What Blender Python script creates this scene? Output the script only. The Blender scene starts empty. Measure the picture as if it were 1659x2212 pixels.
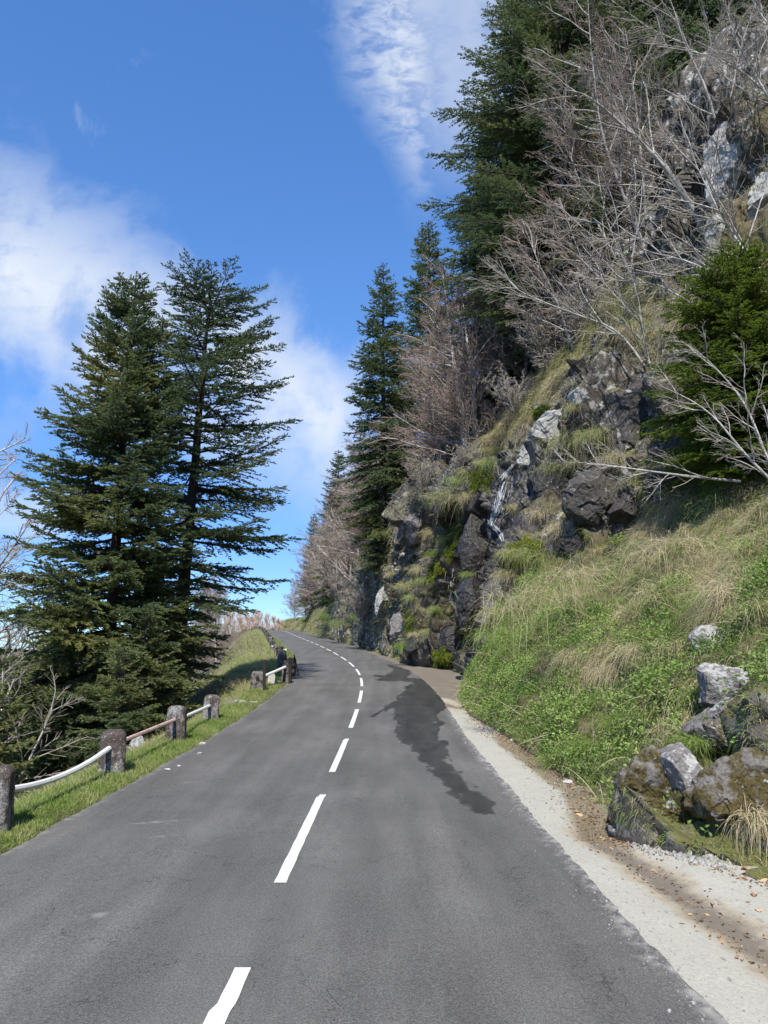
import bpy, math, random
import numpy as np
from mathutils import Vector, Matrix

scn = bpy.context.scene
R = math.radians
PITCH, EYE = R(9.9), 1.65

# ------------------------------------------------------------------ camera
cam = bpy.data.objects.new('camera', bpy.data.cameras.new('camera'))
scn.collection.objects.link(cam)
cam.data.sensor_width = 36.0
cam.data.lens = 26.04
cam.data.clip_end = 12000
cam.location = (0, 0, EYE)
cam.rotation_euler = (math.pi / 2 + PITCH, 0, 0)
scn.camera = cam
scn.render.resolution_x, scn.render.resolution_y = 768, 1024

# ------------------------------------------------------------------ light and exposure
SUN_EL, SUN_AZ = R(50), R(184)
scn.view_settings.view_transform = 'Standard'
scn.view_settings.look = 'None'
scn.view_settings.exposure = 0.74
scn.view_settings.gamma = 1.0
scn.view_settings.use_curve_mapping = False
SKY_STRENGTH = 0.15
sl = bpy.data.lights.new('sun', 'SUN')
sl.energy, sl.angle, sl.color = 4.2, R(0.5), (1.0, 0.945, 0.85)
sun = bpy.data.objects.new('sun', sl)
scn.collection.objects.link(sun)
to_sun = Vector((math.sin(SUN_AZ) * math.cos(SUN_EL), math.cos(SUN_AZ) * math.cos(SUN_EL), math.sin(SUN_EL)))
sun.rotation_euler = to_sun.to_track_quat('Z', 'Y').to_euler()
sun.location = (0, -20, 60)
scn.cycles.max_bounces = 6
scn.cycles.diffuse_bounces = 3
scn.cycles.transparent_max_bounces = 4

# ------------------------------------------------------------------ node helper
NT = None


class S:
    def __init__(self, s): self.s = s
    def _m(self, op, o=None, clamp=False):
        n = NT.nodes.new('ShaderNodeMath'); n.operation = op; n.use_clamp = clamp
        put(n.inputs[0], self)
        if o is not None: put(n.inputs[1], o)
        return S(n.outputs[0])
    def __add__(self, o): return self._m('ADD', o)
    __radd__ = __add__
    def __sub__(self, o): return self._m('SUBTRACT', o)
    def __rsub__(self, o): return (self * -1) + o
    def __mul__(self, o): return self._m('MULTIPLY', o)
    __rmul__ = __mul__
    def __truediv__(self, o): return self._m('DIVIDE', o)
    def max(self, o): return self._m('MAXIMUM', o)
    def min(self, o): return self._m('MINIMUM', o)
    def pow(self, o): return self._m('POWER', o)
    def abs(self): return self._m('ABSOLUTE')
    def clamp(self): return self._m('ADD', 0.0, True)


def put(inp, v):
    if isinstance(v, S): NT.links.new(v.s, inp)
    elif isinstance(v, tuple) and len(v) == 3 and inp.type == 'RGBA': inp.default_value = (*v, 1)
    else: inp.default_value = v


def step(x, a, b, lo=0.0, hi=1.0):
    n = NT.nodes.new('ShaderNodeMapRange'); n.interpolation_type = 'SMOOTHSTEP'
    put(n.inputs[0], x)
    for i, v in enumerate((a, b, lo, hi)): put(n.inputs[i + 1], v)
    return S(n.outputs[0])


def noise(vec, scale, detail=3.0, rough=0.55, dist=0.0):
    n = NT.nodes.new('ShaderNodeTexNoise')
    put(n.inputs['Vector'], vec); put(n.inputs['Scale'], scale); put(n.inputs['Detail'], detail)
    put(n.inputs['Roughness'], rough); put(n.inputs['Distortion'], dist)
    return S(n.outputs[0])


def voro(vec, scale, feature='F1', out=0, rnd=1.0):
    n = NT.nodes.new('ShaderNodeTexVoronoi'); n.feature = feature
    put(n.inputs['Vector'], vec); put(n.inputs['Scale'], scale); put(n.inputs['Randomness'], rnd)
    return S(n.outputs[out])


def mapping(vec, scale=(1, 1, 1), rot=(0, 0, 0), loc=(0, 0, 0)):
    n = NT.nodes.new('ShaderNodeMapping')
    put(n.inputs[0], vec); n.inputs[1].default_value = loc; n.inputs[2].default_value = rot; n.inputs[3].default_value = scale
    return S(n.outputs[0])


def mix(f, a, b):
    n = NT.nodes.new('ShaderNodeMix'); n.data_type = 'RGBA'
    put(n.inputs[0], f); put(n.inputs[6], a); put(n.inputs[7], b)
    return S(n.outputs[2])


def mulc(a, b):
    n = NT.nodes.new('ShaderNodeMix'); n.data_type = 'RGBA'; n.blend_type = 'MULTIPLY'
    n.inputs[0].default_value = 1; put(n.inputs[6], a); put(n.inputs[7], b)
    return S(n.outputs[2])


def grey(v):
    n = NT.nodes.new('ShaderNodeCombineColor')
    for i in range(3): put(n.inputs[i], v)
    return S(n.outputs[0])


def ramp(f, stops):
    n = NT.nodes.new('ShaderNodeValToRGB'); put(n.inputs[0], f)
    e = n.color_ramp.elements
    while len(e) < len(stops): e.new(0.5)
    for k, (p, c) in enumerate(stops):
        e[k].position = p; e[k].color = (*c, 1)
    return S(n.outputs[0])


def sep(vec):
    n = NT.nodes.new('ShaderNodeSeparateXYZ'); put(n.inputs[0], vec)
    return [S(o) for o in n.outputs]


def attr(name):
    n = NT.nodes.new('ShaderNodeAttribute'); n.attribute_name = name
    return S(n.outputs['Fac'])


def obco():
    n = NT.nodes.new('ShaderNodeTexCoord')
    return S(n.outputs['Object'])


def normz():
    n = NT.nodes.new('ShaderNodeNewGeometry')
    return sep(S(n.outputs['Normal']))[2]


def objrand():
    n = NT.nodes.new('ShaderNodeObjectInfo')
    return S(n.outputs['Random'])


def bump(h, strength, dist=0.02):
    n = NT.nodes.new('ShaderNodeBump')
    n.inputs['Strength'].default_value = strength; n.inputs['Distance'].default_value = dist
    put(n.inputs['Height'], h)
    return S(n.outputs[0])


def mat(name, fn):
    """fn() returns dict(col=, rough=, bump=, spec=, ...)"""
    global NT
    m = bpy.data.materials.new(name); m.use_nodes = True
    NT = m.node_tree
    b = NT.nodes['Principled BSDF']
    d = fn()
    put(b.inputs['Base Color'], d['col'])
    put(b.inputs['Roughness'], d.get('rough', 0.8))
    put(b.inputs['Specular IOR Level'], d.get('spec', 0.3))
    if 'bump' in d: put(b.inputs['Normal'], d['bump'])
    if 'trans' in d:
        t = NT.nodes.new('ShaderNodeBsdfTranslucent'); put(t.inputs[0], d['col'])
        ms = NT.nodes.new('ShaderNodeMixShader'); ms.inputs[0].default_value = d['trans']
        NT.links.new(b.outputs[0], ms.inputs[1]); NT.links.new(t.outputs[0], ms.inputs[2])
        NT.links.new(ms.outputs[0], NT.nodes['Material Output'].inputs[0])
    if 'alpha' in d: put(b.inputs['Alpha'], d['alpha'])
    if 'transmission' in d: put(b.inputs['Transmission Weight'], d['transmission'])
    return m


# ------------------------------------------------------------------ sky
world = bpy.data.worlds.new('World'); scn.world = world
world.use_nodes = True
NT = world.node_tree
bg = NT.nodes['Background']
sky = NT.nodes.new('ShaderNodeTexSky'); sky.sky_type = 'NISHITA'; sky.sun_disc = False
sky.sun_elevation, sky.sun_rotation = SUN_EL, SUN_AZ
sky.altitude, sky.air_density, sky.dust_density, sky.ozone_density = 1500, 1.0, 0.0, 4.0
tc = NT.nodes.new('ShaderNodeTexCoord')
dirv = S(tc.outputs['Generated'])
dx, dy, dz = sep(dirv)
front = step(dy, 0.05, 0.2)
a = dx / dy.max(0.05)
b = dz / dy.max(0.05)
cmb = NT.nodes.new('ShaderNodeCombineXYZ'); put(cmb.inputs[0], a); put(cmb.inputs[1], b)
ab = S(cmb.outputs[0])
n_big = noise(ab, 4.5, 6, 0.6, 0.35)
n_fine = noise(mapping(ab, (1.0, 1.5, 1), (0, 0, R(18))), 26, 5, 0.62, 0.4)
n_mid = noise(mapping(ab, (1, 0.55, 1), (0, 0, R(-14)), (3, 1, 0)), 9, 5, 0.55, 0.3)
# the plume high up, narrowing downwards
half = step(b, 0.58, 1.0, 0.022, 0.088)
cen = step(b, 0.6, 1.0, 0.055, 0.022)
plume = step((a - cen).abs() / half + (n_mid - 0.5) * 2.6 + (n_fine - 0.5) * 1.5, 0.1, 1.7, 1.0, 0.0) * step(b, 0.56, 0.88)
plume = plume * step(n_fine * 0.55 + n_mid * 0.45, 0.36, 0.64, 0.12, 1.0)
half2 = step(b, 0.6, 1.0, 0.05, 0.12)
plume2 = step((a - 0.125).abs() / half2 + (n_mid - 0.5) * 1.6 + (n_fine - 0.5) * 1.2, 0.1, 1.5, 0.5, 0.0) * step(b, 0.6, 0.85)
# the bank that falls from the left behind the firs
bc = (a * -0.46) + 0.275
th = step(a, -0.6, 0.0, 0.165, 0.12)
bank = step((b - bc).abs() / th + (n_big - 0.5) * 3.0 + (n_mid - 0.5) * 1.6 + (n_fine - 0.5) * .35, 0.1, 1.55, 1.0, 0.0) * step(a, 0.02, -0.08)
bank = bank * step(n_big * 0.5 + n_mid * 0.5, 0.36, 0.58, 0.32, 1.0) * step(n_fine * .6 + n_mid * .4, 0.32, 0.58, 0.62, 1.0)
low = step((b - 0.17).abs() / 0.05 + (n_big - 0.5) * 3.0, 0.2, 1.1, 0.4, 0.0) * step(a, -0.3, -0.42)
wisp = step(noise(mapping(ab, (1, 0.35, 1), (0, 0, R(25)), (9, 4, 0)), 11, 5, 0.6, 0.5), 0.60, 0.80, 0.0, 0.35) * step(a, -0.3, -0.4) * step(b, 0.6, 0.75)
cl = (plume * 0.92).max(plume2).max(bank * 0.93).max(low).max(wisp) * front
cloudc = mix(step(n_big, 0.35, 0.6), (3.0, 3.35, 3.95), (3.75, 3.95, 4.15))
hsv = NT.nodes.new('ShaderNodeHueSaturation'); hsv.inputs['Saturation'].default_value = 1.47
gam = NT.nodes.new('ShaderNodeGamma'); gam.inputs[1].default_value = 0.66
NT.links.new(sky.outputs[0], gam.inputs[0])
NT.links.new(gam.outputs[0], hsv.inputs['Color'])
hsv.inputs['Value'].default_value = 1.50
hsv.inputs['Hue'].default_value = 0.512
deep = mulc(S(hsv.outputs[0]), mix(step(dz, 0.0, 0.42), (0.45, 0.63, 0.90), (1.0, 1.0, 1.0)))
put(bg.inputs['Color'], mix(cl.clamp(), deep, cloudc))
bg.inputs['Strength'].default_value = SKY_STRENGTH


# ------------------------------------------------------------------ object helpers
def put_obj(o, parent=None):
    scn.collection.objects.link(o)
    if parent is not None: o.parent = parent
    return o


def tag(o, label=None, cat=None, group=None, kind=None):
    if label: o['label'] = label
    if cat: o['category'] = cat
    if group: o['group'] = group
    if kind: o['kind'] = kind
    return o


def empty(name, loc=(0, 0, 0), rz=0.0):
    o = bpy.data.objects.new(name, None); o.empty_display_size = 0.3
    o.location = loc; o.rotation_euler = (0, 0, rz)
    return put_obj(o)


def mesh_data(name, V, faces, m, attrs=None, smooth=False):
    V = np.asarray(V, np.float32).reshape(-1, 3)
    if not isinstance(faces, list): faces = [faces]
    faces = [np.asarray(f, np.int32) for f in faces if len(f)]
    me = bpy.data.meshes.new(name)
    me.vertices.add(len(V)); me.vertices.foreach_set('co', V.ravel())
    idx = np.concatenate([f.ravel() for f in faces])
    sizes = np.concatenate([np.full(len(f), f.shape[1], np.int32) for f in faces])
    starts = np.concatenate([[0], np.cumsum(sizes)[:-1]]).astype(np.int32)
    me.loops.add(len(idx)); me.loops.foreach_set('vertex_index', idx)
    me.polygons.add(len(sizes)); me.polygons.foreach_set('loop_start', starts)
    me.polygons.foreach_set('use_smooth', np.full(len(sizes), smooth))
    me.update(calc_edges=True)
    for k, v in (attrs or {}).items():
        me.attributes.new(k, 'FLOAT', 'POINT').data.foreach_set('value', np.asarray(v, np.float32).ravel())
    me.materials.append(m)
    return me


def mesh_obj(name, V, faces, m, attrs=None, smooth=False, parent=None):
    return put_obj(bpy.data.objects.new(name, mesh_data(name, V, faces, m, attrs, smooth)), parent)


def copy_tree(o, parent=None):
    c = o.copy(); scn.collection.objects.link(c)
    if parent is not None: c.parent = parent
    for ch in list(o.children): copy_tree(ch, c)
    return c


def at(px, py, y):
    """point at forward distance y on the line through a pixel of the photograph (1659 x 2212 scale)"""
    u = (px - 829.5) / 1600.0; v = (1106 - py) / 1600.0
    ry = math.cos(PITCH) - v * math.sin(PITCH); rz = math.sin(PITCH) + v * math.cos(PITCH)
    t = y / ry
    return np.array([u * t, y, EYE + rz * t])


def nrm(v): return v / np.maximum(np.linalg.norm(v, axis=-1, keepdims=True), 1e-9)


# ------------------------------------------------------------------ numpy noise
def _h(ix, iy, iz, k):
    h = (ix.astype(np.int64) * 374761393 + iy.astype(np.int64) * 668265263 + iz.astype(np.int64) * 2147483647 + k * 1274126177) & 0xFFFFFFFF
    h = ((h ^ (h >> 13)) * 1274126177) & 0xFFFFFFFF
    h = ((h ^ (h >> 16)) * 2246822519) & 0xFFFFFFFF
    h = h ^ (h >> 15)
    return (h & 0xFFFFFF) / float(0xFFFFFF)


def vnoise(P, seed=0):
    P = np.asarray(P, float); I = np.floor(P).astype(np.int64); f = P - I; f = f * f * (3 - 2 * f)
    r = 0
    for a_ in (0, 1):
        for b_ in (0, 1):
            for c_ in (0, 1):
                w = (f[..., 0] if a_ else 1 - f[..., 0]) * (f[..., 1] if b_ else 1 - f[..., 1]) * (f[..., 2] if c_ else 1 - f[..., 2])
                r = r + w * _h(I[..., 0] + a_, I[..., 1] + b_, I[..., 2] + c_, seed)
    return r


def fbm(P, octaves=4, seed=0, gain=0.5):
    P = np.asarray(P, float); r = 0; amp = 1; tot = 0
    for o in range(octaves):
        r = r + amp * vnoise(P * 2 ** o + 17.3 * o, seed + o); tot += amp; amp *= gain
    return r / tot * 2 - 1


def blocks(P, scale, seed, tilt=0.5):
    """fractured rock: each worley cell gets its own offset and tilt"""
    q = np.asarray(P, float) * scale
    I = np.floor(q).astype(np.int64)
    sw = np.zeros(q.shape[:-1]); off = np.zeros_like(sw)
    for a_ in (-1, 0, 1):
        for b_ in (-1, 0, 1):
            for c_ in (-1, 0, 1):
                ix, iy, iz = I[..., 0] + a_, I[..., 1] + b_, I[..., 2] + c_
                cx, cy, cz = ix + _h(ix, iy, iz, seed), iy + _h(ix, iy, iz, seed + 1), iz + _h(ix, iy, iz, seed + 2)
                ex, ey, ez = q[..., 0] - cx, q[..., 1] - cy, q[..., 2] - cz
                d = ex * ex + ey * ey + ez * ez
                val = _h(ix, iy, iz, seed + 3) - 0.5 + tilt * ((_h(ix, iy, iz, seed + 4) - .5) * ex + (_h(ix, iy, iz, seed + 5) - .5) * ey + (_h(ix, iy, iz, seed + 6) - .5) * ez) * 2
                w_ = np.exp(-np.minimum(d, 4.0) * 42)
                sw += w_; off += w_ * val
    return off / sw


def grid_faces(nu, nv, off=0):
    i = np.arange(nu - 1)[:, None]; j = np.arange(nv - 1)[None, :]
    a_ = i * nv + j
    return (np.stack([a_, a_ + nv, a_ + nv + 1, a_ + 1], -1).reshape(-1, 4) + off)


def tubes(polys, radii, sides=5, cap=False):
    """polys (N,M,3), radii (N,M) -> V, F"""
    polys = np.asarray(polys, float); N, M, _ = polys.shape
    radii = np.asarray(radii, float)
    tan = np.gradient(polys, axis=1); tan = nrm(tan)
    ref = np.where(np.abs(tan[..., 2:3]) > 0.9, np.array([1.0, 0, 0]), np.array([0, 0, 1.0]))
    ref = np.repeat(np.where(np.abs(tan[:, :1, 2:3]).mean(1, keepdims=True) > 0.8, np.array([1.0, 0, 0]), np.array([0, 0, 1.0])), M, 1)
    s1 = nrm(np.cross(tan, ref)); s2 = np.cross(tan, s1)
    ang = np.arange(sides) * 2 * math.pi / sides
    ring = s1[:, :, None, :] * np.cos(ang)[None, None, :, None] + s2[:, :, None, :] * np.sin(ang)[None, None, :, None]
    V = polys[:, :, None, :] + ring * radii[:, :, None, None]
    n = np.arange(N)[:, None, None]; m_ = np.arange(M - 1)[None, :, None]; k = np.arange(sides)[None, None, :]
    b0 = (n * M + m_) * sides
    k2 = (k + 1) % sides
    F = np.stack([b0 + k, b0 + k2, b0 + sides + k2, b0 + sides + k], -1).reshape(-1, 4)
    if cap:
        e0 = (np.arange(N) * M * sides)[:, None] + np.arange(sides)[::-1]
        e1 = (np.arange(N) * M * sides + (M - 1) * sides)[:, None] + np.arange(sides)
        return V.reshape(-1, 3), [F, np.concatenate([e0, e1])]
    return V.reshape(-1, 3), F


def join(parts):
    """[(V,F)] -> V,F (quads)"""
    Vs, Fs, o = [], [], 0
    for V, F in parts:
        Vs.append(V); Fs.append(np.asarray(F) + o); o += len(V)
    return np.concatenate(Vs), np.concatenate(Fs)


def blades(rs, P, D, L, W, bend, tone, segs=3):
    """grass: P,D (N,3); L,W,bend,tone (N)"""
    N = len(P); s = np.linspace(0, 1, segs + 1)
    side = nrm(np.cross(D, rs.normal(size=(N, 3))))
    c = P[:, None, :] + D[:, None, :] * (L[:, None] * s)[:, :, None]
    c[:, :, 2] -= (bend * L)[:, None] * (s ** 2)[None, :]
    w = W[:, None] * np.array([1 - 0.85 * t ** 1.6 for t in s])[None, :]
    V = np.stack([c - side[:, None, :] * w[:, :, None] * .5, c + side[:, None, :] * w[:, :, None] * .5], 2)
    n = np.arange(N)[:, None]; k = np.arange(segs)[None, :]
    b0 = (n * (segs + 1) + k) * 2
    F = np.stack([b0, b0 + 1, b0 + 3, b0 + 2], -1).reshape(-1, 4)
    return V.reshape(-1, 3), F, np.repeat(tone, (segs + 1) * 2)


def kites(rs, P, D, L, W, tone, cross=2, mid=0.45):
    N = len(P)
    s1 = nrm(np.cross(D, rs.normal(size=(N, 3)))); s2 = np.cross(D, s1)
    out = []
    for k in range(cross):
        sd = s1 if k == 0 else s2
        m_ = P + D * (L * mid)[:, None]
        out.append(np.stack([P, m_ + sd * W[:, None], P + D * L[:, None], m_ - sd * W[:, None]], 1))
    V = np.stack(out, 1).reshape(-1, 3)
    F = np.arange(len(V)).reshape(-1, 4)
    return V, F, np.repeat(tone, 4 * cross)


# ------------------------------------------------------------------ materials
def m_asphalt():
    p = obco(); wet = attr('wet'); pale = attr('pale')
    ag = voro(p, 95, 'F1'); ag2 = noise(p, 210, 2, 0.7)
    n1 = noise(p, 0.55, 5, 0.6); n2 = noise(mapping(p, (3, 0.5, 1)), 0.9, 4, 0.6)
    v = step(n1, 0.25, 0.75, 0.090, 0.118) * step(n2, 0.3, 0.7, 0.86, 1.10) * step(ag2, 0.25, 0.8, 0.55, 1.55) * step(noise(p, 75, 3, 0.7), 0.3, 0.7, 0.72, 1.28) * step(ag, 0.0, 0.7, 0.8, 1.16)
    v = v + step(noise(p, 160, 1, 0.5), 0.68, 0.78, 0.0, 0.10)
    c = mulc(grey(v), (1.04, 1.01, 0.94))
    ck = (noise(p, 0.8, 5, 0.65, 0.6) - 0.5).abs()
    c = mulc(c, grey(step(ck + step(noise(p, 0.35, 2), 0.5, 0.6) * 0.05, 0.0, 0.004, 0.55, 1.0)))
    c = mix(step(noise(p, 3.3, 4, 0.6), 0.66, 0.74) * 0.35, c, (0.07, 0.068, 0.064))
    c = mulc(c, grey(step(noise(mapping(p, (2.2, 0.12, 1), (0, 0, R(-2))), 1.0, 3, 0.5), 0.35, 0.65, 0.90, 1.07)))
    c = mix(step(noise(mapping(p, (1, .6, 1)), 1.7, 6, 0.7), 0.62, 0.72) * 0.22, c, (0.06, 0.06, 0.06))
    c = mix(pale, c, (0.33, 0.32, 0.295))
    wn = noise(mapping(p, (1.6, .5, 1)), 2.2, 5, 0.65)
    c = mulc(c, mix(wet * step(wn, 0.25, 0.62, 1.0, 0.72), (1, 1, 1), (0.24, 0.24, 0.25)))  # noise lightens the wet tone, an uneven sheen put into the colour
    return dict(col=c, rough=step(wet, 0, 1, 0.82, 0.42), spec=step(wet, 0, 1, 0.25, 0.35), bump=bump(ag2 + ag * 0.6, 0.35, 0.006))


def m_paint():
    p = obco()
    w = step(noise(p, 85, 4, 0.8), 0.56, 0.66)
    w2 = step(noise(p, 13, 5, 0.75), 0.58, 0.68)
    c = mix(w.max(w2) * 0.75, mix(noise(p, 3), (0.56, 0.56, 0.53), (0.72, 0.72, 0.695)), (0.22, 0.22, 0.22))
    return dict(col=c, rough=0.65, bump=bump(noise(p, 120, 2), 0.3, 0.004))


def m_concrete():
    p = obco(); st = attr('stain'); wt = attr('damp')
    n1 = noise(p, 2.2, 5, 0.65); n2 = noise(p, 45, 4, 0.7); n3 = noise(p, 12, 5, 0.7)
    c = mix(n1, (0.33, 0.317, 0.268), (0.44, 0.425, 0.36))
    c = mulc(c, grey(step(n2, 0.2, 0.8, 0.82, 1.12)))
    c = mix(step(noise(mapping(p, (1, .35, 1), (0, 0, R(-20))), 26, 3, 0.6), 0.63, 0.69) * 0.75, c, (0.16, 0.155, 0.145))
    edge = step(st + (n3 - 0.5) * 0.6 + (n1 - .5) * .5, 0.05, 0.6)
    c = mix(edge * 0.7, c, (0.33, 0.27, 0.18))
    core = step(st + (n3 - 0.5) * 0.9 + (n1 - .5) * .8, 0.35, 0.95)
    c = mix(core, c, mix(n3, (0.115, 0.095, 0.070), (0.215, 0.185, 0.145)))
    dw = step(wt + (n3 - 0.5) * 0.5, 0.35, 0.7)
    c = mix(dw * 0.8, c, mix(n3, (0.14, 0.10, 0.045), (0.25, 0.21, 0.15)))
    return dict(col=c, rough=step(wt, 0.3, 0.8, 0.85, 0.3), bump=bump(n2 * 0.6 + n3, 0.5, 0.012))


def m_terrain():
    p = obco(); rk = attr('rock'); wt = attr('wet'); pl = attr('pale')
    nz = normz()
    n1 = noise(p, 0.9, 6, 0.62); n2 = noise(p, 4.5, 6, 0.68); n3 = noise(p, 22, 5, 0.7); n4 = noise(mapping(p, (1, 1, 0.35)), 2.2, 5, 0.65, 0.8)
    crack = voro(mapping(p, (1, 1, 0.6), (0.5, 0.3, 0.6)), 1.7, 'DISTANCE_TO_EDGE', 0)
    soil = mix(n2, (0.05, 0.04, 0.022), (0.17, 0.135, 0.075))
    soil = mix(step(n1, 0.42, 0.6) * 0.5, soil, (0.075, 0.085, 0.03))
    rock = mix(n4, (0.034, 0.030, 0.026), (0.165, 0.148, 0.128))
    rock = mix(step(n2, 0.5, 0.75) * 0.6, rock, (0.16, 0.115, 0.085))
    rock = mulc(rock, grey(step(n3, 0.2, 0.8, 0.65, 1.3)))
    rock = mulc(rock, grey(step(crack, 0.0, 0.035, 0.3, 1.0)))
    li = step(noise(p, 3.2, 7, 0.7), 0.545, 0.60) * step(noise(p, 15, 4, 0.7), 0.34, 0.46) * step(pl, 0.0, 1.0, 0.25, 1.0)
    rock = mix(li * 0.85, rock, mix(n3, (0.42, 0.42, 0.40), (0.68, 0.68, 0.66)))
    rock = mulc(rock, mix(step(wt + (n4 - 0.5) * 0.6, 0.3, 0.7), (1, 1, 1), (0.15, 0.14, 0.14)))
    moss = step(nz + (n1 - 0.5) * 1.6 + (n3 - 0.5) * 0.5, 0.36, 0.7) * step(n4, 0.36, 0.5) * (1 - wt * 0.75)
    rock = mix(moss * 0.85, rock, mix(n3, (0.05, 0.05, 0.014), (0.17, 0.17, 0.045)))
    c = mix(step(rk + (n2 - 0.5) * 0.5, 0.35, 0.6), soil, rock)
    wetf = step(wt + (n4 - 0.5) * 0.6, 0.3, 0.7) * rk
    return dict(col=c, rough=wetf * -0.5 + 0.82, spec=wetf * 0.35 + 0.25, bump=bump(n2 * 1.0 + n3 * 0.5 + crack.min(0.1) * 4, 0.7, 0.06))


def m_boulder():
    p = obco(); nz = normz(); r = objrand()
    pp = mapping(p, (1, 1, 1))
    n1 = noise(pp, 2.0, 6, 0.65); n2 = noise(pp, 9, 6, 0.7); n3 = noise(pp, 45, 4, 0.7); lm = attr('lichen'); mm = attr('moss')
    c = mix(n1, (0.10, 0.09, 0.085), (0.25, 0.235, 0.225))
    c = mulc(c, grey(step(n3, 0.2, 0.8, 0.6, 1.35)))
    ms = step(mm + (n2 - 0.5) * 0.9 + (n1 - 0.5) * 1.2, 0.42, 0.62)
    c = mix(ms, c, mix(step(n3, 0.3, 0.7), (0.030, 0.020, 0.009), mix(n1, (0.115, 0.078, 0.024), (0.085, 0.088, 0.028))))
    li = step(lm + (n2 - 0.5) * 1.6 + (n1 - 0.5) * 1.3, 0.50, 0.62)
    spots = step(noise(pp, 17, 3, 0.6), 0.30, 0.38)
    c = mix(li * spots * 0.9, c, mix(n3, (0.25, 0.25, 0.235), (0.50, 0.495, 0.465)))
    return dict(col=c, rough=0.9, bump=bump(n2 + n3 * 0.5, 0.7, 0.03))


def m_wetrock():
    p = obco()
    n1 = noise(mapping(p, (1, 1, 0.5), (0.4, 0.2, 0.3)), 3.0, 6, 0.65, 0.5); n2 = noise(p, 14, 5, 0.7); n3 = noise(mapping(p, (4, 4, 0.8), (0, 0.5, 0.2)), 5, 5, 0.6, 0.6)
    c = mix(n1, (0.008, 0.0075, 0.007), (0.046, 0.042, 0.040))
    c = mulc(c, grey(step(n2, 0.25, 0.75, 0.7, 1.3)))
    c = mix(step(noise(p, 1.6, 5, 0.6), 0.56, 0.66) * 0.6, c, (0.085, 0.05, 0.04))
    c = mix(step(noise(p, 2.3, 5, 0.6), 0.62, 0.7) * 0.7, c, (0.05, 0.07, 0.015))
    return dict(col=c, rough=step(n2, 0.3, 0.7, 0.28, 0.6), spec=0.45, bump=bump(n3 * 1.2 + n2 * 0.4, 0.8, 0.05))


def m_darkrock():
    p = obco()
    n1 = noise(mapping(p, (1, 1, 0.45), (0.3, 0.2, 0.3)), 2.4, 6, 0.65, 0.4); n2 = noise(p, 11, 6, 0.72); n3 = noise(p, 40, 4, 0.7)
    c = mix(n1, (0.018, 0.0165, 0.015), (0.105, 0.096, 0.088))
    c = mulc(c, grey(step(n2, 0.25, 0.75, 0.6, 1.35)))
    li = step(noise(p, 6, 6, 0.7), 0.60, 0.66)
    c = mix(li * 0.7, c, mix(n3, (0.28, 0.28, 0.265), (0.50, 0.5, 0.48)))
    c = mix(step(noise(p, 2.3, 5, 0.6), 0.58, 0.68) * 0.8, c, mix(n3, (0.05, 0.045, 0.012), (0.15, 0.13, 0.04)))
    return dict(col=c, rough=0.7, spec=0.35, bump=bump(n2 + n3 * 0.5 + n1, 0.8, 0.05))


def tone_mat(stops, rough=0.75, trans=0.25, spec=0.2, var=0.0):
    def f():
        t = attr('tone')
        if var: t = (t + (objrand() - 0.5) * var).clamp()
        return dict(col=ramp(t, stops), rough=rough, trans=trans, spec=spec)
    return f


def m_bark(c1, c2, sc=1.0, lich=0.0):
    def f():
        p = obco()
        n1 = noise(mapping(p, (1, 1, 0.25)), 9 * sc, 5, 0.7); n2 = noise(p, 30 * sc, 4, 0.7)
        c = mix(n1, c1, c2)
        c = mulc(c, grey(step(n2, 0.25, 0.75, 0.65, 1.3)))
        if lich: c = mix(step(noise(p, 3.5, 5, 0.65), 0.48, 0.6) * lich, c, (0.62, 0.61, 0.57))
        return dict(col=c, rough=0.9, bump=bump(n1 + n2 * 0.5, 0.6, 0.02))
    return f


def m_post():
    p = obco(); r = objrand(); x, y, z = sep(p)
    cmbn = NT.nodes.new('ShaderNodeCombineXYZ'); put(cmbn.inputs[2], r * 37.0)
    va = NT.nodes.new('ShaderNodeVectorMath'); va.operation = 'ADD'; put(va.inputs[0], p); put(va.inputs[1], S(cmbn.outputs[0]))
    q = S(va.outputs[0])
    n1 = noise(q, 5, 5, 0.65); n2 = noise(q, 55, 4, 0.75); n3 = noise(q, 16, 5, 0.7); sp = voro(q, 60, 'F1')
    c = mix(step(n2, .3, .7), (0.045, 0.043, 0.042), (0.40, 0.385, 0.37))
    c = mulc(c, grey(step(n3, 0.3, 0.7, 0.6, 1.15)))
    dark = step(noise(mapping(q, (1, 1, 0.45)), 6.5, 4, 0.6) + (z - 0.3) * 0.22 + (r - 0.5) * 0.2, 0.48, 0.58)
    c = mix(dark * 0.85, c, mix(n3, (0.020, 0.014, 0.012), (0.075, 0.052, 0.042)))
    li = step(noise(q, 9, 4, 0.65) + (z - 0.62) * 1.6, 0.6, 0.66) * step(n3, 0.35, 0.45)
    c = mix(li * step(r, 0.35, 0.6), c, (0.55, 0.56, 0.49))
    sp2 = step(noise(q, 30, 4, 0.7), 0.60, 0.66)
    c = mix(sp2 * 0.7, c, (0.47, 0.46, 0.44))
    return dict(col=c, rough=0.92, bump=bump(n2 + n3 * 0.8, 0.8, 0.012))


def m_post_far():
    d = m_post()
    p = obco()
    blot = step(noise(p, 7, 5, 0.7), 0.40, 0.52)
    d['col'] = mix(blot, mulc(d['col'], (0.16, 0.14, 0.13)), d['col'])
    d['col'] = mulc(d['col'], (0.72, 0.71, 0.69))
    return d


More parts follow.
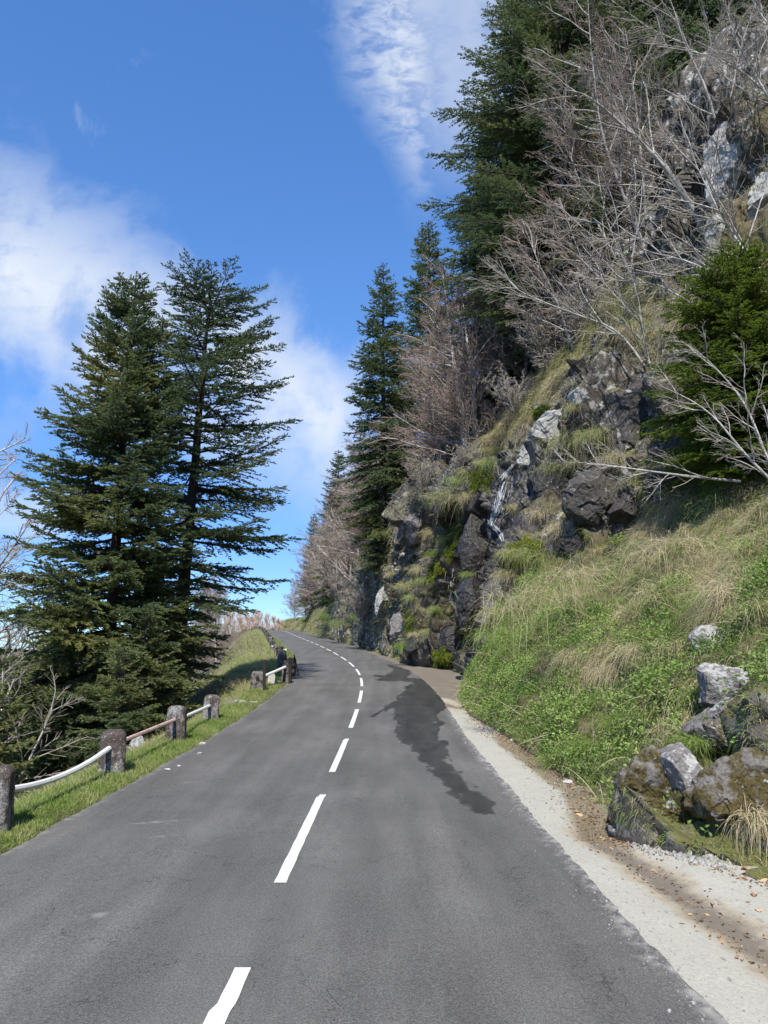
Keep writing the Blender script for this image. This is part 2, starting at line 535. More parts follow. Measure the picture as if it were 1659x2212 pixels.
def m_rail(c1, c2, wear):
    def f():
        p = obco()
        n = noise(mapping(p, (1, 1, 1)), 14, 5, 0.7); n2 = noise(p, 60, 3, 0.7)
        c = mix(step(n, 0.5, 0.58) * wear, c1, c2)
        c = mix(step(n2, 0.66, 0.72) * 0.6, c, (0.12, 0.09, 0.07))
        return dict(col=c, rough=0.5, bump=bump(n2, 0.2, 0.004))
    return f


def plain(c, rough=0.8, sc=20, amt=0.35, spec=0.3):
    def f():
        n = noise(obco(), sc, 4, 0.65)
        return dict(col=mulc(grey(step(n, 0.2, 0.8, 1 - amt, 1 + amt)), c), rough=rough, spec=spec, bump=bump(n, 0.4, 0.01))
    return f


M = {}
M['asphalt'] = mat('asphalt', m_asphalt)
M['paint'] = mat('road_paint', m_paint)
M['concrete'] = mat('gutter_concrete', m_concrete)
M['terrain'] = mat('hillside', m_terrain)
M['boulder'] = mat('lichen_rock', m_boulder)
M['darkrock'] = mat('dark_rock', m_darkrock)
M['wetrock'] = mat('wet_rock', m_wetrock)
GREEN = [(0.0, (0.10, 0.17, 0.03)), (0.3, (0.20, 0.295, 0.06)), (0.55, (0.32, 0.38, 0.13)), (0.75, (0.46, 0.41, 0.23)), (1.0, (0.60, 0.49, 0.355))]
M['grass'] = mat('grass', tone_mat(GREEN, trans=0.4))
M['herb'] = mat('herb_leaf', tone_mat([(0, (0.08, 0.145, 0.03)), (0.5, (0.20, 0.30, 0.07)), (1, (0.36, 0.44, 0.14))], rough=0.6, trans=0.3))
M['moss'] = mat('moss', tone_mat([(0, (0.03, 0.05, 0.006)), (0.5, (0.09, 0.13, 0.014)), (1, (0.20, 0.22, 0.03))], rough=0.9, trans=0.15))
M['needle'] = mat('fir_needles', tone_mat([(0, (0.09, 0.145, 0.085)), (0.4, (0.165, 0.225, 0.105)), (0.7, (0.27, 0.29, 0.10)), (1, (0.38, 0.36, 0.12))], rough=0.5, trans=0.45, spec=0.25, var=0.25))
M['needle_bright'] = mat('young_fir_needles', tone_mat([(0, (0.085, 0.145, 0.02)), (0.5, (0.20, 0.275, 0.04)), (1, (0.32, 0.38, 0.075))], rough=0.55, trans=0.42))
M['bark_dark'] = mat('fir_bark', m_bark((0.025, 0.021, 0.018), (0.095, 0.08, 0.068)))
M['bark_pale'] = mat('pale_bark', m_bark((0.20, 0.185, 0.165), (0.44, 0.42, 0.385), 1.0, 0.5))
M['twig_pale'] = mat('pale_twigs', plain((0.31, 0.28, 0.24), 0.8, 6, 0.3))
M['twig_brown'] = mat('beech_twigs', plain((0.27, 0.21, 0.18), 0.85, 1.5, 0.45))
M['twig_grey'] = mat('grey_twigs', plain((0.30, 0.265, 0.225), 0.85, 2, 0.35))
M['twig_pink'] = mat('pink_twigs', plain((0.60, 0.46, 0.37), 0.85, 1.5, 0.2))
M['post'] = mat('weathered_stone', m_post)
M['post_far'] = mat('black_spotted_stone', m_post_far)
M['white'] = mat('white_rail_paint', m_rail((0.78, 0.79, 0.78), (0.62, 0.62, 0.6), 0.6))
M['pink'] = mat('faded_red_paint', m_rail((0.56, 0.42, 0.39), (0.42, 0.19, 0.16), 0.9))
M['hole'] = mat('socket_shade', plain((0.015, 0.012, 0.01)))  # near-black colour for the shade inside a rail hole
M['stake'] = mat('dark_timber', plain((0.03, 0.024, 0.02), 0.85, 30))
M['dryleaf'] = mat('dry_leaf', plain((0.33, 0.17, 0.085), 0.7, 40, 0.5))
M['dryleaf2'] = mat('pale_dry_leaf', plain((0.50, 0.35, 0.22), 0.7, 40, 0.4))
M['stone'] = mat('loose_stone', plain((0.42, 0.405, 0.38), 0.9, 30, 0.4))
M['grit'] = mat('grit', plain((0.30, 0.29, 0.265), 0.9, 30, 0.5))
M['rubble'] = mat('white_rubble', plain((0.27, 0.26, 0.235), 0.95, 45, 0.8))
M['litter'] = mat('leaf_litter', tone_mat([(0, (0.05, 0.03, 0.018)), (0.5, (0.20, 0.11, 0.055)), (1, (0.45, 0.33, 0.2))], rough=0.85, trans=0.1))
M['brownmoss'] = mat('brown_moss', tone_mat([(0, (0.03, 0.02, 0.008)), (0.5, (0.10, 0.07, 0.02)), (1, (0.20, 0.16, 0.05))], rough=0.95, trans=0.1))
M['valley'] = mat('valley_ground', plain((0.06, 0.065, 0.035), 0.95, 0.02, 0.5))


def m_water():
    p = obco(); n = noise(mapping(p, (6, 6, 0.8)), 3, 4, 0.7)
    return dict(col=(0.82, 0.85, 0.88), rough=0.25, spec=0.6, alpha=step(n, 0.40, 0.62, 0.12, 0.95))


M['water'] = mat('white_water', m_water)

# ------------------------------------------------------------------ the road
CY = [-30, -12, 4.1, 8.4, 12.7, 17.0, 21.3, 25.6, 29.9, 34.2, 38.4, 42.7, 46.9, 51.1, 55.4, 59.6, 63.8, 80, 100, 118, 140, 180]
CX = [-.95, -.85, -.75, -.67, -.62, -.59, -.60, -.73, -1.06, -1.56, -2.18, -2.87, -3.58, -4.33, -5.08, -5.83, -6.6, -9.55, -13.05, -16.4, -23.5, -48]
CZ = [0, 0, 0, 0, .04, .14, .28, .42, .56, .71, .87, 1.03, 1.19, 1.34, 1.48, 1.61, 1.75, 2.28, 2.92, 3.42, 3.35, 1.2]


def smooth_curve(ys, vs):
    yy = np.arange(-30, 180.01, 0.1); v = np.interp(yy, ys, vs)
    k = np.ones(61) / 61
    for _ in range(2): v = np.convolve(np.pad(v, 30, mode='reflect', reflect_type='odd'), k, 'valid')
    return yy, v


_yy, _cx = smooth_curve(CY, CX)
_, _cz = smooth_curve(CY, CZ)
road_x = lambda y: np.interp(y, _yy, _cx)
road_z = lambda y: np.interp(y, _yy, _cz)
HL = 2.36
HR = lambda y: np.interp(y, [2, 3.6, 7, 13, 20], [2.34, 2.28, 2.17, 2.05, 2.08])
left_x = lambda y: road_x(y) - HL
right_x = lambda y: road_x(y) + HR(y)

ys = np.concatenate([np.arange(-30, 2.5, 0.5), np.arange(2.5, 14, 0.03), np.arange(14, 32, 0.05), np.arange(32, 60, 0.2), np.arange(60, 181, 1.0)])
us = np.concatenate([np.linspace(0, .9, 120), np.linspace(.9, 1, 22)[1:]])
Y = np.repeat(ys[:, None], len(us), 1)
X = left_x(ys)[:, None] + (HL + HR(ys))[:, None] * us[None, :]
rag = fbm(np.stack([ys * 2.2, ys * 0, ys * 0], -1), 3, 5) + .8 * fbm(np.stack([ys * 11, ys * 0, ys * 0], -1), 3, 7)
X += np.where(us > .9, (us - .9) / .1, 0)[None, :] * (0.028 * rag)[:, None]
rag2 = fbm(np.stack([ys * 2.2, ys * 0 + 9, ys * 0], -1), 4, 6)
X[:, 0] += 0.06 * rag2; X[:, 1] += 0.03 * rag2
camber = 0.035 * (1 - ((us - .5) * 2) ** 2)
Z = road_z(ys)[:, None] + camber[None, :] - 0.035 + 0.0
P = np.stack([X, Y, Z], -1)


def seg_dist(P2, pts, widths):
    """smallest (distance - half width) to a polyline of the ground plan"""
    best = np.full(P2.shape[:-1], 1e9)
    for (a_, b_, wa, wb) in zip(pts[:-1], pts[1:], widths[:-1], widths[1:]):
        a_, b_ = np.array(a_), np.array(b_)
        ab_ = b_ - a_; t = np.clip(((P2 - a_) @ ab_) / (ab_ @ ab_), 0, 1)
        d = np.linalg.norm(P2 - (a_ + t[..., None] * ab_), axis=-1) - (wa + (wb - wa) * t)
        best = np.minimum(best, d)
    return best


P2 = P[..., :2]
q3 = np.concatenate([P2, np.zeros_like(P2[..., :1])], -1)
wob = fbm(q3 * np.array([3.5, 1.2, 1]), 5, 11, 0.6) * 0.20 + fbm(q3 * np.array([9, 3.5, 1]), 3, 12, 0.6) * 0.08
# water that runs off the pull-in by the cliff and down the lane
d = seg_dist(P2, [(2.2, 24.5), (1.55, 22.3), (1.0, 19.5), (0.68, 16.5), (0.60, 13.2), (0.70, 10.9), (0.84, 9.2), (0.98, 7.75)], [1.15, .95, .68, .50, .34, .22, .17, .08])
d = np.minimum(d, seg_dist(P2, [(0.3, 25), (0.7, 29.5), (.2, 33)], [.5, .35, .1]))
d = np.minimum(d, seg_dist(P2, [(0.8, 19.5), (0.1, 17.5), (-0.25, 15.8)], [.35, .12, .02]))
d = np.minimum(d, seg_dist(P2, [(1.2, 25), (-0.15, 26.6), (-.25, 27)], [.8, .2, .1]))
wob += fbm(q3 * np.array([14, 2.2, 1]), 3, 13) * .09
wet = np.clip(0.5 - (d + wob) / 0.03, 0, 1)
d3 = np.minimum(seg_dist(P2, [(-3.3, 57.5), (-4.3, 60.5)], [.6, .3]), seg_dist(P2, [(-5.2, 69), (-6.6, 74)], [.6, .2]))  # two dark patches by the right edge of the far road
wet = np.maximum(wet, np.clip(0.5 - d3 / 0.2, 0, 1))  # the far dark patches share this mask with the run-off water
# tyre-dark and the repaired crack down the middle of the wet run
edge_pale = np.clip(1 - (right_x(Y) - X) / 0.13 + fbm(q3 * 14, 4, 21) * 0.9, 0, 1) * np.clip((24 - Y) / 4, 0, 1)
edge_pale *= np.clip(.5 + 2.5 * fbm(q3 * 24, 3, 22), 0, 1)
edge_left = np.clip(1 - (X - left_x(Y)) / 0.10 + fbm(q3 * 7, 4, 23) * 0.9, 0, 1) * (fbm(q3 * 18, 3, 24) > 0.0) * 0.35
scuff = np.zeros_like(X)
for (sx, sy, sl_, sw_) in ((-2.1, 7.3, .30, .05), (-2.0, 6.75, .25, .04), (-1.75, 4.9, .15, .05), (-1.55, 6.6, .18, .03), (-2.3, 9.2, .2, .04)):
    ee = ((X - sx) / sl_) ** 2 + ((Y - sy - (X - sx) * .25) / sw_) ** 2
    scuff = np.maximum(scuff, np.clip(1.2 - ee, 0, 1) * np.clip(.1 + 0.9 * fbm(q3 * 25, 3, 31), 0, .5))
pale = np.clip(np.maximum(np.maximum(edge_pale * 0.8, edge_left), scuff), 0, 1) * (1 - wet)
road = mesh_obj('road', P, grid_faces(len(ys), len(us)), M['asphalt'], {'wet': wet, 'pale': pale}, True)
tag(road, kind='structure')

# centre dashes
k = 0
far_end = 4.137
arc = np.concatenate([[0], np.cumsum(np.hypot(np.hypot(np.diff(_yy), np.diff(_cx)), np.diff(_cz)))])
s0 = np.interp(far_end, _yy, arc)
rs = np.random.default_rng(3)
while True:
    e1 = s0 + 4.3 * k; e0 = e1 - 2.95
    if np.interp(e1, arc, _yy) > 117: break
    aa = np.linspace(e0, e1, 40); yy = np.interp(aa, arc, _yy)
    hw = 0.042 + 0.004 * fbm(np.stack([yy * 6, yy * 0, yy * 0], -1), 3, 40)
    if k < 1: hw = hw + 0.006
    off = np.where(aa > e1 - (0.42 if k == 0 else 0.14), 0.022, 0.0) if k < 3 else 0 * aa
    cx = road_x(yy)
    V = np.stack([np.stack([cx - hw + off, yy, road_z(yy) + 0.005], -1), np.stack([cx + hw + off * .4, yy, road_z(yy) + 0.005], -1)], 1)
    if k == 0: nm = 'road_marking'
    o = mesh_obj('road_marking', V, grid_faces(40, 2)[:, ::-1], M['paint'])
    tag(o, kind='structure', group='white dashes along the road centre')
    k += 1

# ------------------------------------------------------------------ gutter on the right
GB_Y = [-30, 3, 5.4, 6.0, 6.9, 7.6, 9, 12, 14, 16.7, 18.5, 20, 22, 24, 26, 28, 31, 34, 40, 60, 100, 118, 140, 181]
GB_X = [2.9, 2.95, 2.82, 2.5, 2.0, 2.1, 2.3, 2.17, 2.08, 1.83, 1.85, 2.05, 2.55, 2.8, 2.9, 2.9, 2.1, .95, .05, -3.45, -10.6, -14.0, -21, -45.5]
gut_x = lambda y: np.maximum(np.interp(y, GB_Y, GB_X), right_x(y) + 0.18)
gys = np.concatenate([np.arange(-30, 2.5, 0.5), np.arange(2.5, 32, 0.06), np.arange(32, 60, 0.3), np.arange(60, 181, 1.0)])
gu = np.linspace(0, 1, 44)
GYg = np.repeat(gys[:, None], len(gu), 1)
x0 = right_x(gys) - 0.09; x1 = gut_x(gys) + 0.35
GXg = x0[:, None] + (x1 - x0)[:, None] * gu[None]
chan_y = [-30, 2, 3.6, 4.6, 5.4, 6.2, 7.0, 8, 10, 12.5, 15, 18, 24, 40, 181]
chan_x = [2.35, 2.3, 2.22, 2.12, 2.05, 1.98, 1.86, 2.0, 2.12, 2.02, 1.85, 1.75, 2.4, .4, -26]
gd = np.abs(GXg - np.interp(GYg, chan_y, chan_x))
gq = np.stack([GXg, GYg, 0 * GXg], -1)
gnz = fbm(gq * 2.2, 4, 51)
dip = -0.045 * np.exp(-(gd / 0.22) ** 2)
GZg = road_z(GYg) - 0.035 - 0.006 + dip * np.clip((GXg - right_x(GYg)) / 0.2, 0, 1) + 0.004 * gnz
far_dirt = np.clip((GYg - 15.5) / 4 + gnz * .7, 0, 1)
stain = np.clip(1.1 - gd / (0.26 + 0.14 * gnz + .08 * fbm(gq * 9, 3, 53)), 0, 1.0) * np.clip((8.3 - GYg) / 1.0, .0, 1)
stain = np.maximum(stain, far_dirt * (1.0 + .35 * gnz) * (1 - .75 * (np.exp(-((GYg - 19.2 + (GXg - 1.6) * 1.2) / .7) ** 2) + np.exp(-((GYg - 16.8 + (GXg - 1.6) * .8) / .5) ** 2))))
dl = gut_x(GYg) - GXg
damp = np.clip(1.25 - dl / (0.36 + .10 * gnz), 0, 1) * np.clip((GYg - 6.3) / .7, 0, 1) * np.clip((15.5 - GYg) / 3, 0, 1)
gut = mesh_obj('gutter', np.stack([GXg, GYg, GZg], -1), grid_faces(len(gys), len(gu)), M['concrete'], {'stain': stain, 'damp': damp}, True)
tag(gut, kind='structure')

# ------------------------------------------------------------------ hillside on the right
FAR = [(11, 9), (14, 13), (20, 19), (40, 32)]
ST = {
    -30: [(2.9, 0), (4, 1.2), (5.2, 2.6), (6.4, 4), (7.8, 5.5), (9, 6.8)] + FAR,
    3: [(2.95, 0), (3.8, 1.1), (5, 2.4), (6.2, 3.8), (7.6, 5.3), (9, 6.8)] + FAR,
    5.5: [(2.8, 0), (3.6, .9), (4.7, 2.1), (5.9, 3.5), (7.4, 5.1), (8.8, 6.6)] + FAR,
    7: [(2.1, 0), (2.9, .65), (3.9, 1.5), (5.2, 2.8), (6.8, 4.4), (8.4, 6.2)] + FAR,
    9: [(2.35, 0), (3.0, .75), (3.9, 1.5), (5.1, 2.6), (6.6, 4.0), (8.2, 5.7)] + FAR,
    12: [(2.2, .02), (2.9, .75), (3.9, 1.55), (5.0, 2.35), (6.3, 3.3), (8, 4.5), (10.5, 8.2), (14, 13.5), (20, 20), (40, 33)],
    16: [(1.95, .1), (2.7, .95), (3.6, 1.8), (4.7, 2.6), (5.9, 3.4), (7.5, 4.4), (9, 7.2), (12, 12.5), (17, 19), (40, 33)],
    19.5: [(2.1, .25), (2.7, 1.25), (3.3, 2.3), (4.7, 3.1), (5.8, 4.0), (6.9, 6.9), (8.3, 9), (11, 14.5), (15, 20), (40, 34)],
    22: [(2.55, .3), (2.75, 1.6), (3.1, 3), (4.4, 4.6), (5.6, 6.8), (6.6, 8.8), (8, 10.5), (11, 16), (13.6, 22), (40, 36)],
    24: [(2.85, .4), (2.95, 2), (3.5, 4), (4.2, 6), (5.5, 8), (6.5, 9.6), (8, 11.5), (10.5, 16), (12.8, 23.5), (40, 38)],
    28: [(2.95, .5), (3.1, 2.6), (3.5, 5), (4.0, 7.2), (4.6, 8.6), (6, 10.5), (8, 14), (11, 19), (15, 26), (40, 40)],
    31: [(2.15, .62), (2.3, 2.5), (2.7, 5), (3.1, 7.3), (3.7, 8.8), (5, 10.3), (7.5, 13.5), (11, 18.5), (16, 25), (40, 40)],
    34: [(1.0, .75), (1.2, 2.5), (1.5, 4.8), (1.9, 7), (2.4, 8.7), (4, 10.2), (7, 13.5), (11, 18), (16, 24), (40, 38)],
    40: [(0.1, 1.0), (.25, 2.5), (.45, 4.4), (.65, 6.4), (.95, 8.1), (2.5, 9.6), (6, 12.8), (10, 16.5), (15, 22), (40, 36)],
    47: [(-1.15, 1.25), (-1.05, 2.5), (-.95, 4), (-.8, 5.5), (-.5, 6.9), (1, 8), (5, 11), (9, 15), (14, 20), (40, 33)],
    60: [(-3.4, 1.6), (-3.2, 2.6), (-3.0, 3.5), (-2.8, 4.4), (-2.5, 5.2), (-1, 6.4), (3, 9.5), (8, 13.5), (14, 18), (40, 30)],
    80: [(-7.0, 2.3), (-6.7, 3), (-6.4, 3.7), (-6.1, 4.4), (-5.7, 5.1), (-4.5, 6.0), (0, 9), (5, 12.5), (12, 16), (40, 26)],
    100: [(-10.6, 2.9), (-10.2, 3.5), (-9.9, 4.2), (-9.5, 4.9), (-9.1, 5.4), (-8, 5.9), (-4, 7.5), (2, 9.5), (10, 12), (40, 18)],
    118: [(-13.7, 3.4), (-13.2, 3.8), (-12.7, 4.3), (-12.2, 4.8), (-11.7, 5.1), (-10, 5.4), (-6, 5.8), (0, 6.2), (10, 7), (40, 10)],
    130: [(-17.6, 3.4), (-17.2, 3.9), (-16.8, 4.5), (-16.3, 5.0), (-15.8, 5.4), (-14, 5.7), (-9, 6), (0, 6.3), (10, 6.8), (40, 9)],
    142: [(-21.2, 3.0), (-20.8, 3.6), (-20.4, 4.3), (-20, 4.8), (-19.5, 5.2), (-18, 5.4), (-12, 5.6), (0, 6), (10, 6), (40, 7)],
    181: [(-45.5, 1.0), (-44, 1.2), (-25, 1.4), (-24, 1.6), (-23, 1.8), (-21, 2), (-15, 2), (0, 2), (10, 2), (40, 2)],
}
sy = np.array(sorted(ST)); SP = np.array([ST[k_] for k_ in sorted(ST)], float)   # (S,10,2)
ty = np.concatenate([np.arange(-30, 4, 1.0), np.arange(4, 19, 0.09), np.arange(19, 36, 0.055), np.arange(36, 62, 0.13), np.arange(62, 120, 0.5), np.arange(120, 182, 3.0)])
# interpolate the control points along the road, then smooth
CP = np.stack([np.stack([np.interp(ty, sy, SP[:, j, c_]) for c_ in (0, 1)], -1) for j in range(10)], 1)   # (Ty,10,2)


def smooth_y(A, ysrc, sig):
    yu = np.arange(-30, 182, 0.1); out = np.empty_like(A)
    kx = np.exp(-0.5 * (np.arange(-25, 26) * 0.1 / sig) ** 2); kx /= kx.sum()
    for j in range(A.shape[1]):
        for c_ in range(2):
            v = np.interp(yu, ysrc, A[:, j, c_]); v = np.convolve(np.pad(v, 25, mode='edge'), kx, 'valid')
            out[:, j, c_] = np.interp(ysrc, yu, v)
    return out


CP = smooth_y(CP, ty, 0.7)
CP[:, 0, 0] = gut_x(ty) + 0.02; CP[:, 0, 1] = road_z(ty) - 0.06
# along each profile
subs = [36, 40, 40, 36, 30, 30, 34, 34, 16]
tt = np.concatenate([i + np.arange(n_) / n_ for i, n_ in enumerate(subs)] + [[9.0]])


def catmull(Pc, t):
    i = np.clip(np.floor(t).astype(int), 0, Pc.shape[1] - 2); f = (t - i)[None, :, None]
    g = lambda k_: Pc[:, np.clip(k_, 0, Pc.shape[1] - 1)]
    p0, p1, p2, p3 = g(i - 1), g(i), g(i + 1), g(i + 2)
    return 0.5 * (2 * p1 + (p2 - p0) * f + (2 * p0 - 5 * p1 + 4 * p2 - p3) * f ** 2 + (3 * p1 - p0 - 3 * p2 + p3) * f ** 3)


XZ = catmull(CP, tt)
TY = np.repeat(ty[:, None], len(tt), 1); TT = np.repeat(tt[None], len(ty), 0)
G = np.stack([XZ[..., 0], TY, XZ[..., 1]], -1)
G[:, 0, 2] = road_z(ty) - 0.08


def grid_normals(G):
    n = np.cross(np.gradient(G, axis=0), np.gradient(G, axis=1))
    return nrm(n)


Nn = grid_normals(G)
if Nn[60, 60, 0] > 0: Nn = -Nn
ss = lambda x, a_, b_: (lambda t: t * t * (3 - 2 * t))(np.clip((x - a_) / (b_ - a_), 0, 1))
nlow = fbm(G * 0.35, 3, 61); nmid = fbm(G * 0.9, 4, 62)
cliff = ss(TY + nmid * 1.2, 20.3, 21.6) * (1 - ss(TY, 66, 90) * .6) * (1 - ss(TT + nmid * .6 + ss(TY, 34, 44) * .6, 4.5, 5.3))
cliff2 = ss(TY + nmid, 18.6, 19.8) * (1 - ss(TY, 25.5, 27.5)) * ss(TT + nmid * .3, 2.9, 3.3) * (1 - ss(TT + nmid * .5, 5.9, 6.5))
upper = ss(TY + nmid, 19, 21) * (1 - ss(TY + nmid * 2, 29, 32)) * ss(TT + nmid * .3, 6.3, 6.8) * (1 - ss(TT + nmid * .3, 8.1, 8.5))
open_rock = (1 - ss(TY + nmid * .3, 7.3, 8.0)) * ss(TY, 5.2, 5.6) * (1 - ss(TT + nmid * .3, 1.3, 2.0))
near = np.maximum((1 - ss(TY + nmid * .5, 8.6, 9.8)) * (1 - ss(TT + nmid * .5, 1.6, 2.6)) * 0.3, open_rock * .95)
rock = np.clip(np.maximum.reduce([cliff, cliff2, upper, near]), 0, 1)
rock = np.clip(rock * (1 - 0.55 * ss(nlow, .12, .45) * (1 - upper)), 0, 1)
wetm = ss(TY + nmid, 21, 22.5) * (1 - ss(TY + nmid * 2, 31, 34)) * (1 - ss(TT + nmid * .5, 4.0, 4.8))
palem = np.clip(upper * 1.5 + ss(TY, 33, 38) * 0.75 + cliff2 * .5, 0, 1.5)
Rm = np.array([[.83, .35, -.43], [-.2, .91, .36], [.52, -.21, .83]])
q = G @ Rm.T + 0.35 * np.stack([fbm(G * .8, 3, 71), fbm(G * .8, 3, 72), fbm(G * .8, 3, 73)], -1)
qa = q * np.array([1, 1.0, .62])
dsp = rock * (blocks(qa, .5, 81, .8) * 1.5 + blocks(qa, 1.25, 91, 1.0) * .50 + blocks(qa, 3.4, 101, 1.0) * .13 + fbm(G * 5, 3, 75) * .03)
dsp += (1 - rock) * (fbm(G * .7, 3, 77) * .5 + fbm(G * 1.7, 3, 78) * .34) * ss(TT, 0.0, .8)
# hollows under the turf overhangs of the bank
from mathutils.bvhtree import BVHTree
_bs = BVHTree.FromPolygons(G[(ty > 4) & (ty < 40)].reshape(-1, 3).tolist(), grid_faces(int(((ty > 4) & (ty < 40)).sum()), len(tt)).tolist())


def smooth_hit(px, py, y):
    h_ = _bs.ray_cast(Vector((0, 0, EYE)), Vector(at(px, py, 10.0) - np.array([0, 0, EYE])).normalized(), 90)
    return np.array(h_[0]) if h_[0] is not None else at(px, py, y)


hol = [(smooth_hit(1280, 1470, 12.4), .50, 1.0), (smooth_hit(1375, 1450, 12.0), .42, 1.0), (smooth_hit(1335, 1465, 12.0), .3, .6), (smooth_hit(1160, 1405, 15), .3, .4), (smooth_hit(1480, 1390, 10), .3, .5), (smooth_hit(1330, 1120, 20), .8, 1.0), (smooth_hit(1480, 640, 24), 1.0, .6)]
hollow = np.zeros(G.shape[:2])
for (hp, hr, hd) in hol:
    dd = np.linalg.norm((G - hp) * np.array([.8, .8, 1.25]), axis=-1)
    dsp -= hd * np.exp(-(dd / hr) ** 2)
    hollow = np.maximum(hollow, np.exp(-(dd / hr) ** 2))
dsp -= .25 * rock * ss(TY, 20, 22) * (1 - ss(TY, 40, 50))
dsp *= np.where(TY < 36, 1, 1 - .35 * ss(TY, 36, 70))
edge0 = ss(TT, 0, .25)
G2 = G + Nn * (dsp * (0.25 + .75 * edge0) * ss(TT, -.02, .05))[..., None]
G2[:, 0] = G[:, 0]
low_in = np.clip(CP[:, :1, 0] + 0.02 - G2[..., 0], 0, None) * (TT < 3)
G2[..., 0] += low_in * .7                                              # nothing hangs far over the road
hill = mesh_obj('hillside', G2, grid_faces(len(ty), len(tt)), M['terrain'], {'rock': rock, 'wet': wetm, 'pale': palem}, False)
tag(hill, kind='structure')
GN = grid_normals(G2)
if GN[60, 60, 0] > 0: GN = -GN
area = np.linalg.norm(np.cross(np.diff(G2, axis=0)[:, :-1], np.diff(G2, axis=1)[:-1]), axis=-1)


def scatter(rs, n, weight):
    """n random points on the hillside; weight is given per grid point"""
    w = (weight[:-1, :-1] * area).ravel(); c_ = np.cumsum(w)
    k_ = np.searchsorted(c_, rs.random(n) * c_[-1]); k_ = np.clip(k_, 0, len(w) - 1)
    i, j = np.divmod(k_, len(tt) - 1)
    f, g = rs.random(n)[:, None], rs.random(n)[:, None]
    Pp = G2[i, j] * (1 - f) * (1 - g) + G2[i + 1, j] * f * (1 - g) + G2[i, j + 1] * (1 - f) * g + G2[i + 1, j + 1] * f * g
    return Pp, GN[i, j], i, j


def hill_at(x, y):  # noqa
    """height of the hillside under (x, y)"""
    i = int(np.argmin(np.abs(ty - y))); row = G2[i]
    j = np.where((row[:-1, 0] - x) * (row[1:, 0] - x) <= 0)[0]
    return float(row[j[-1], 2]) if len(j) else float(row[0, 2] if x < row[0, 0] + 3 else row[-1, 2])


# ------------------------------------------------------------------ verge and slope on the left
ly = np.concatenate([np.arange(-60, 2, 1.0), np.arange(2, 34, 0.12), np.arange(34, 70, 0.4), np.arange(70, 181, 2.0)])
ld = np.concatenate([np.arange(0, 1.2, 0.05), np.arange(1.2, 6, 0.15), np.arange(6, 20, 0.6), np.array([22, 26, 32, 40, 55, 80, 120, 200, 320])])
near_p = np.interp(ld, [0, .1, .35, .6, .95, 1.3, 2, 4, 8, 16, 40, 120, 320], [-.05, .01, .04, .03, -.08, -.32, -.9, -2.6, -5.6, -10, -19, -35, -58])
far_p = np.interp(ld, [0, .1, .35, .8, 1.5, 2.4, 3.2, 5, 8, 16, 40, 120, 320], [-.05, .02, .06, .10, .12, -.02, -.5, -1.9, -4.2, -9, -19, -35, -58])
wf = ss(ly, 17, 25)[:, None]
LYg = np.repeat(ly[:, None], len(ld), 1); LDg = np.repeat(ld[None], len(ly), 0)
bulge = 0.75 * np.exp(-((LYg - 20) / 5) ** 2) * 0
LXg = left_x(np.clip(LYg, -30, 180)) + 0.04 - LDg
LZg = road_z(np.clip(LYg, -30, 180)) - 0.035 + near_p[None] * (1 - wf) + far_p[None] * wf
lq = np.stack([LXg, LYg, 0 * LXg], -1)
LZg += (fbm(lq * 1.4, 4, 111) * .10 + fbm(lq * .25, 3, 112) * .5 * ss(LDg, 3, 8)) * ss(LDg, .1, 1.5)
LG = np.stack([LXg, LYg, LZg], -1)
vs = mesh_obj('verge', LG, grid_faces(len(ly), len(ld))[:, ::-1], M['terrain'], {'rock': LDg * 0, 'wet': LDg * 0, 'pale': LDg * 0}, True)
tag(vs, kind='structure')
gr = mesh_obj('ground', [(-6000, -6000, -62), (6000, -6000, -62), (6000, 6000, -62), (-6000, 6000, -62)], np.array([[0, 1, 2, 3]]), M['valley'])
tag(gr, kind='structure')


def left_z(x, y):
    i = int(np.argmin(np.abs(ly - y)))
    return float(np.interp(-x, -LXg[i], LZg[i]))


# ------------------------------------------------------------------ grass and herbs
def verge_points(rs, n, d0, d1, y0, y1, p=1.0):
    y = y0 + (y1 - y0) * rs.random(n) ** p
    d_ = d0 + (d1 - d0) * rs.random(n)
    i = np.clip(np.searchsorted(ly, y) - 1, 0, len(ly) - 2); j = np.clip(np.searchsorted(ld, d_) - 1, 0, len(ld) - 2)
    f = ((y - ly[i]) / (ly[i + 1] - ly[i]))[:, None]; g = ((d_ - ld[j]) / (ld[j + 1] - ld[j]))[:, None]
    return LG[i, j] * (1 - f) * (1 - g) + LG[i + 1, j] * f * (1 - g) + LG[i, j + 1] * (1 - f) * g + LG[i + 1, j + 1] * f * g, d_


def grass_obj(name, parts, m, label=None):
    V = np.concatenate([p_[0] for p_ in parts]); o_ = 0; F = []; T = np.concatenate([p_[2] for p_ in parts])
    for p_ in parts:
        F.append(p_[1] + o_); o_ += len(p_[0])
    o = mesh_obj(name, V, np.concatenate(F), m, {'tone': T})
    return tag(o, kind='stuff')


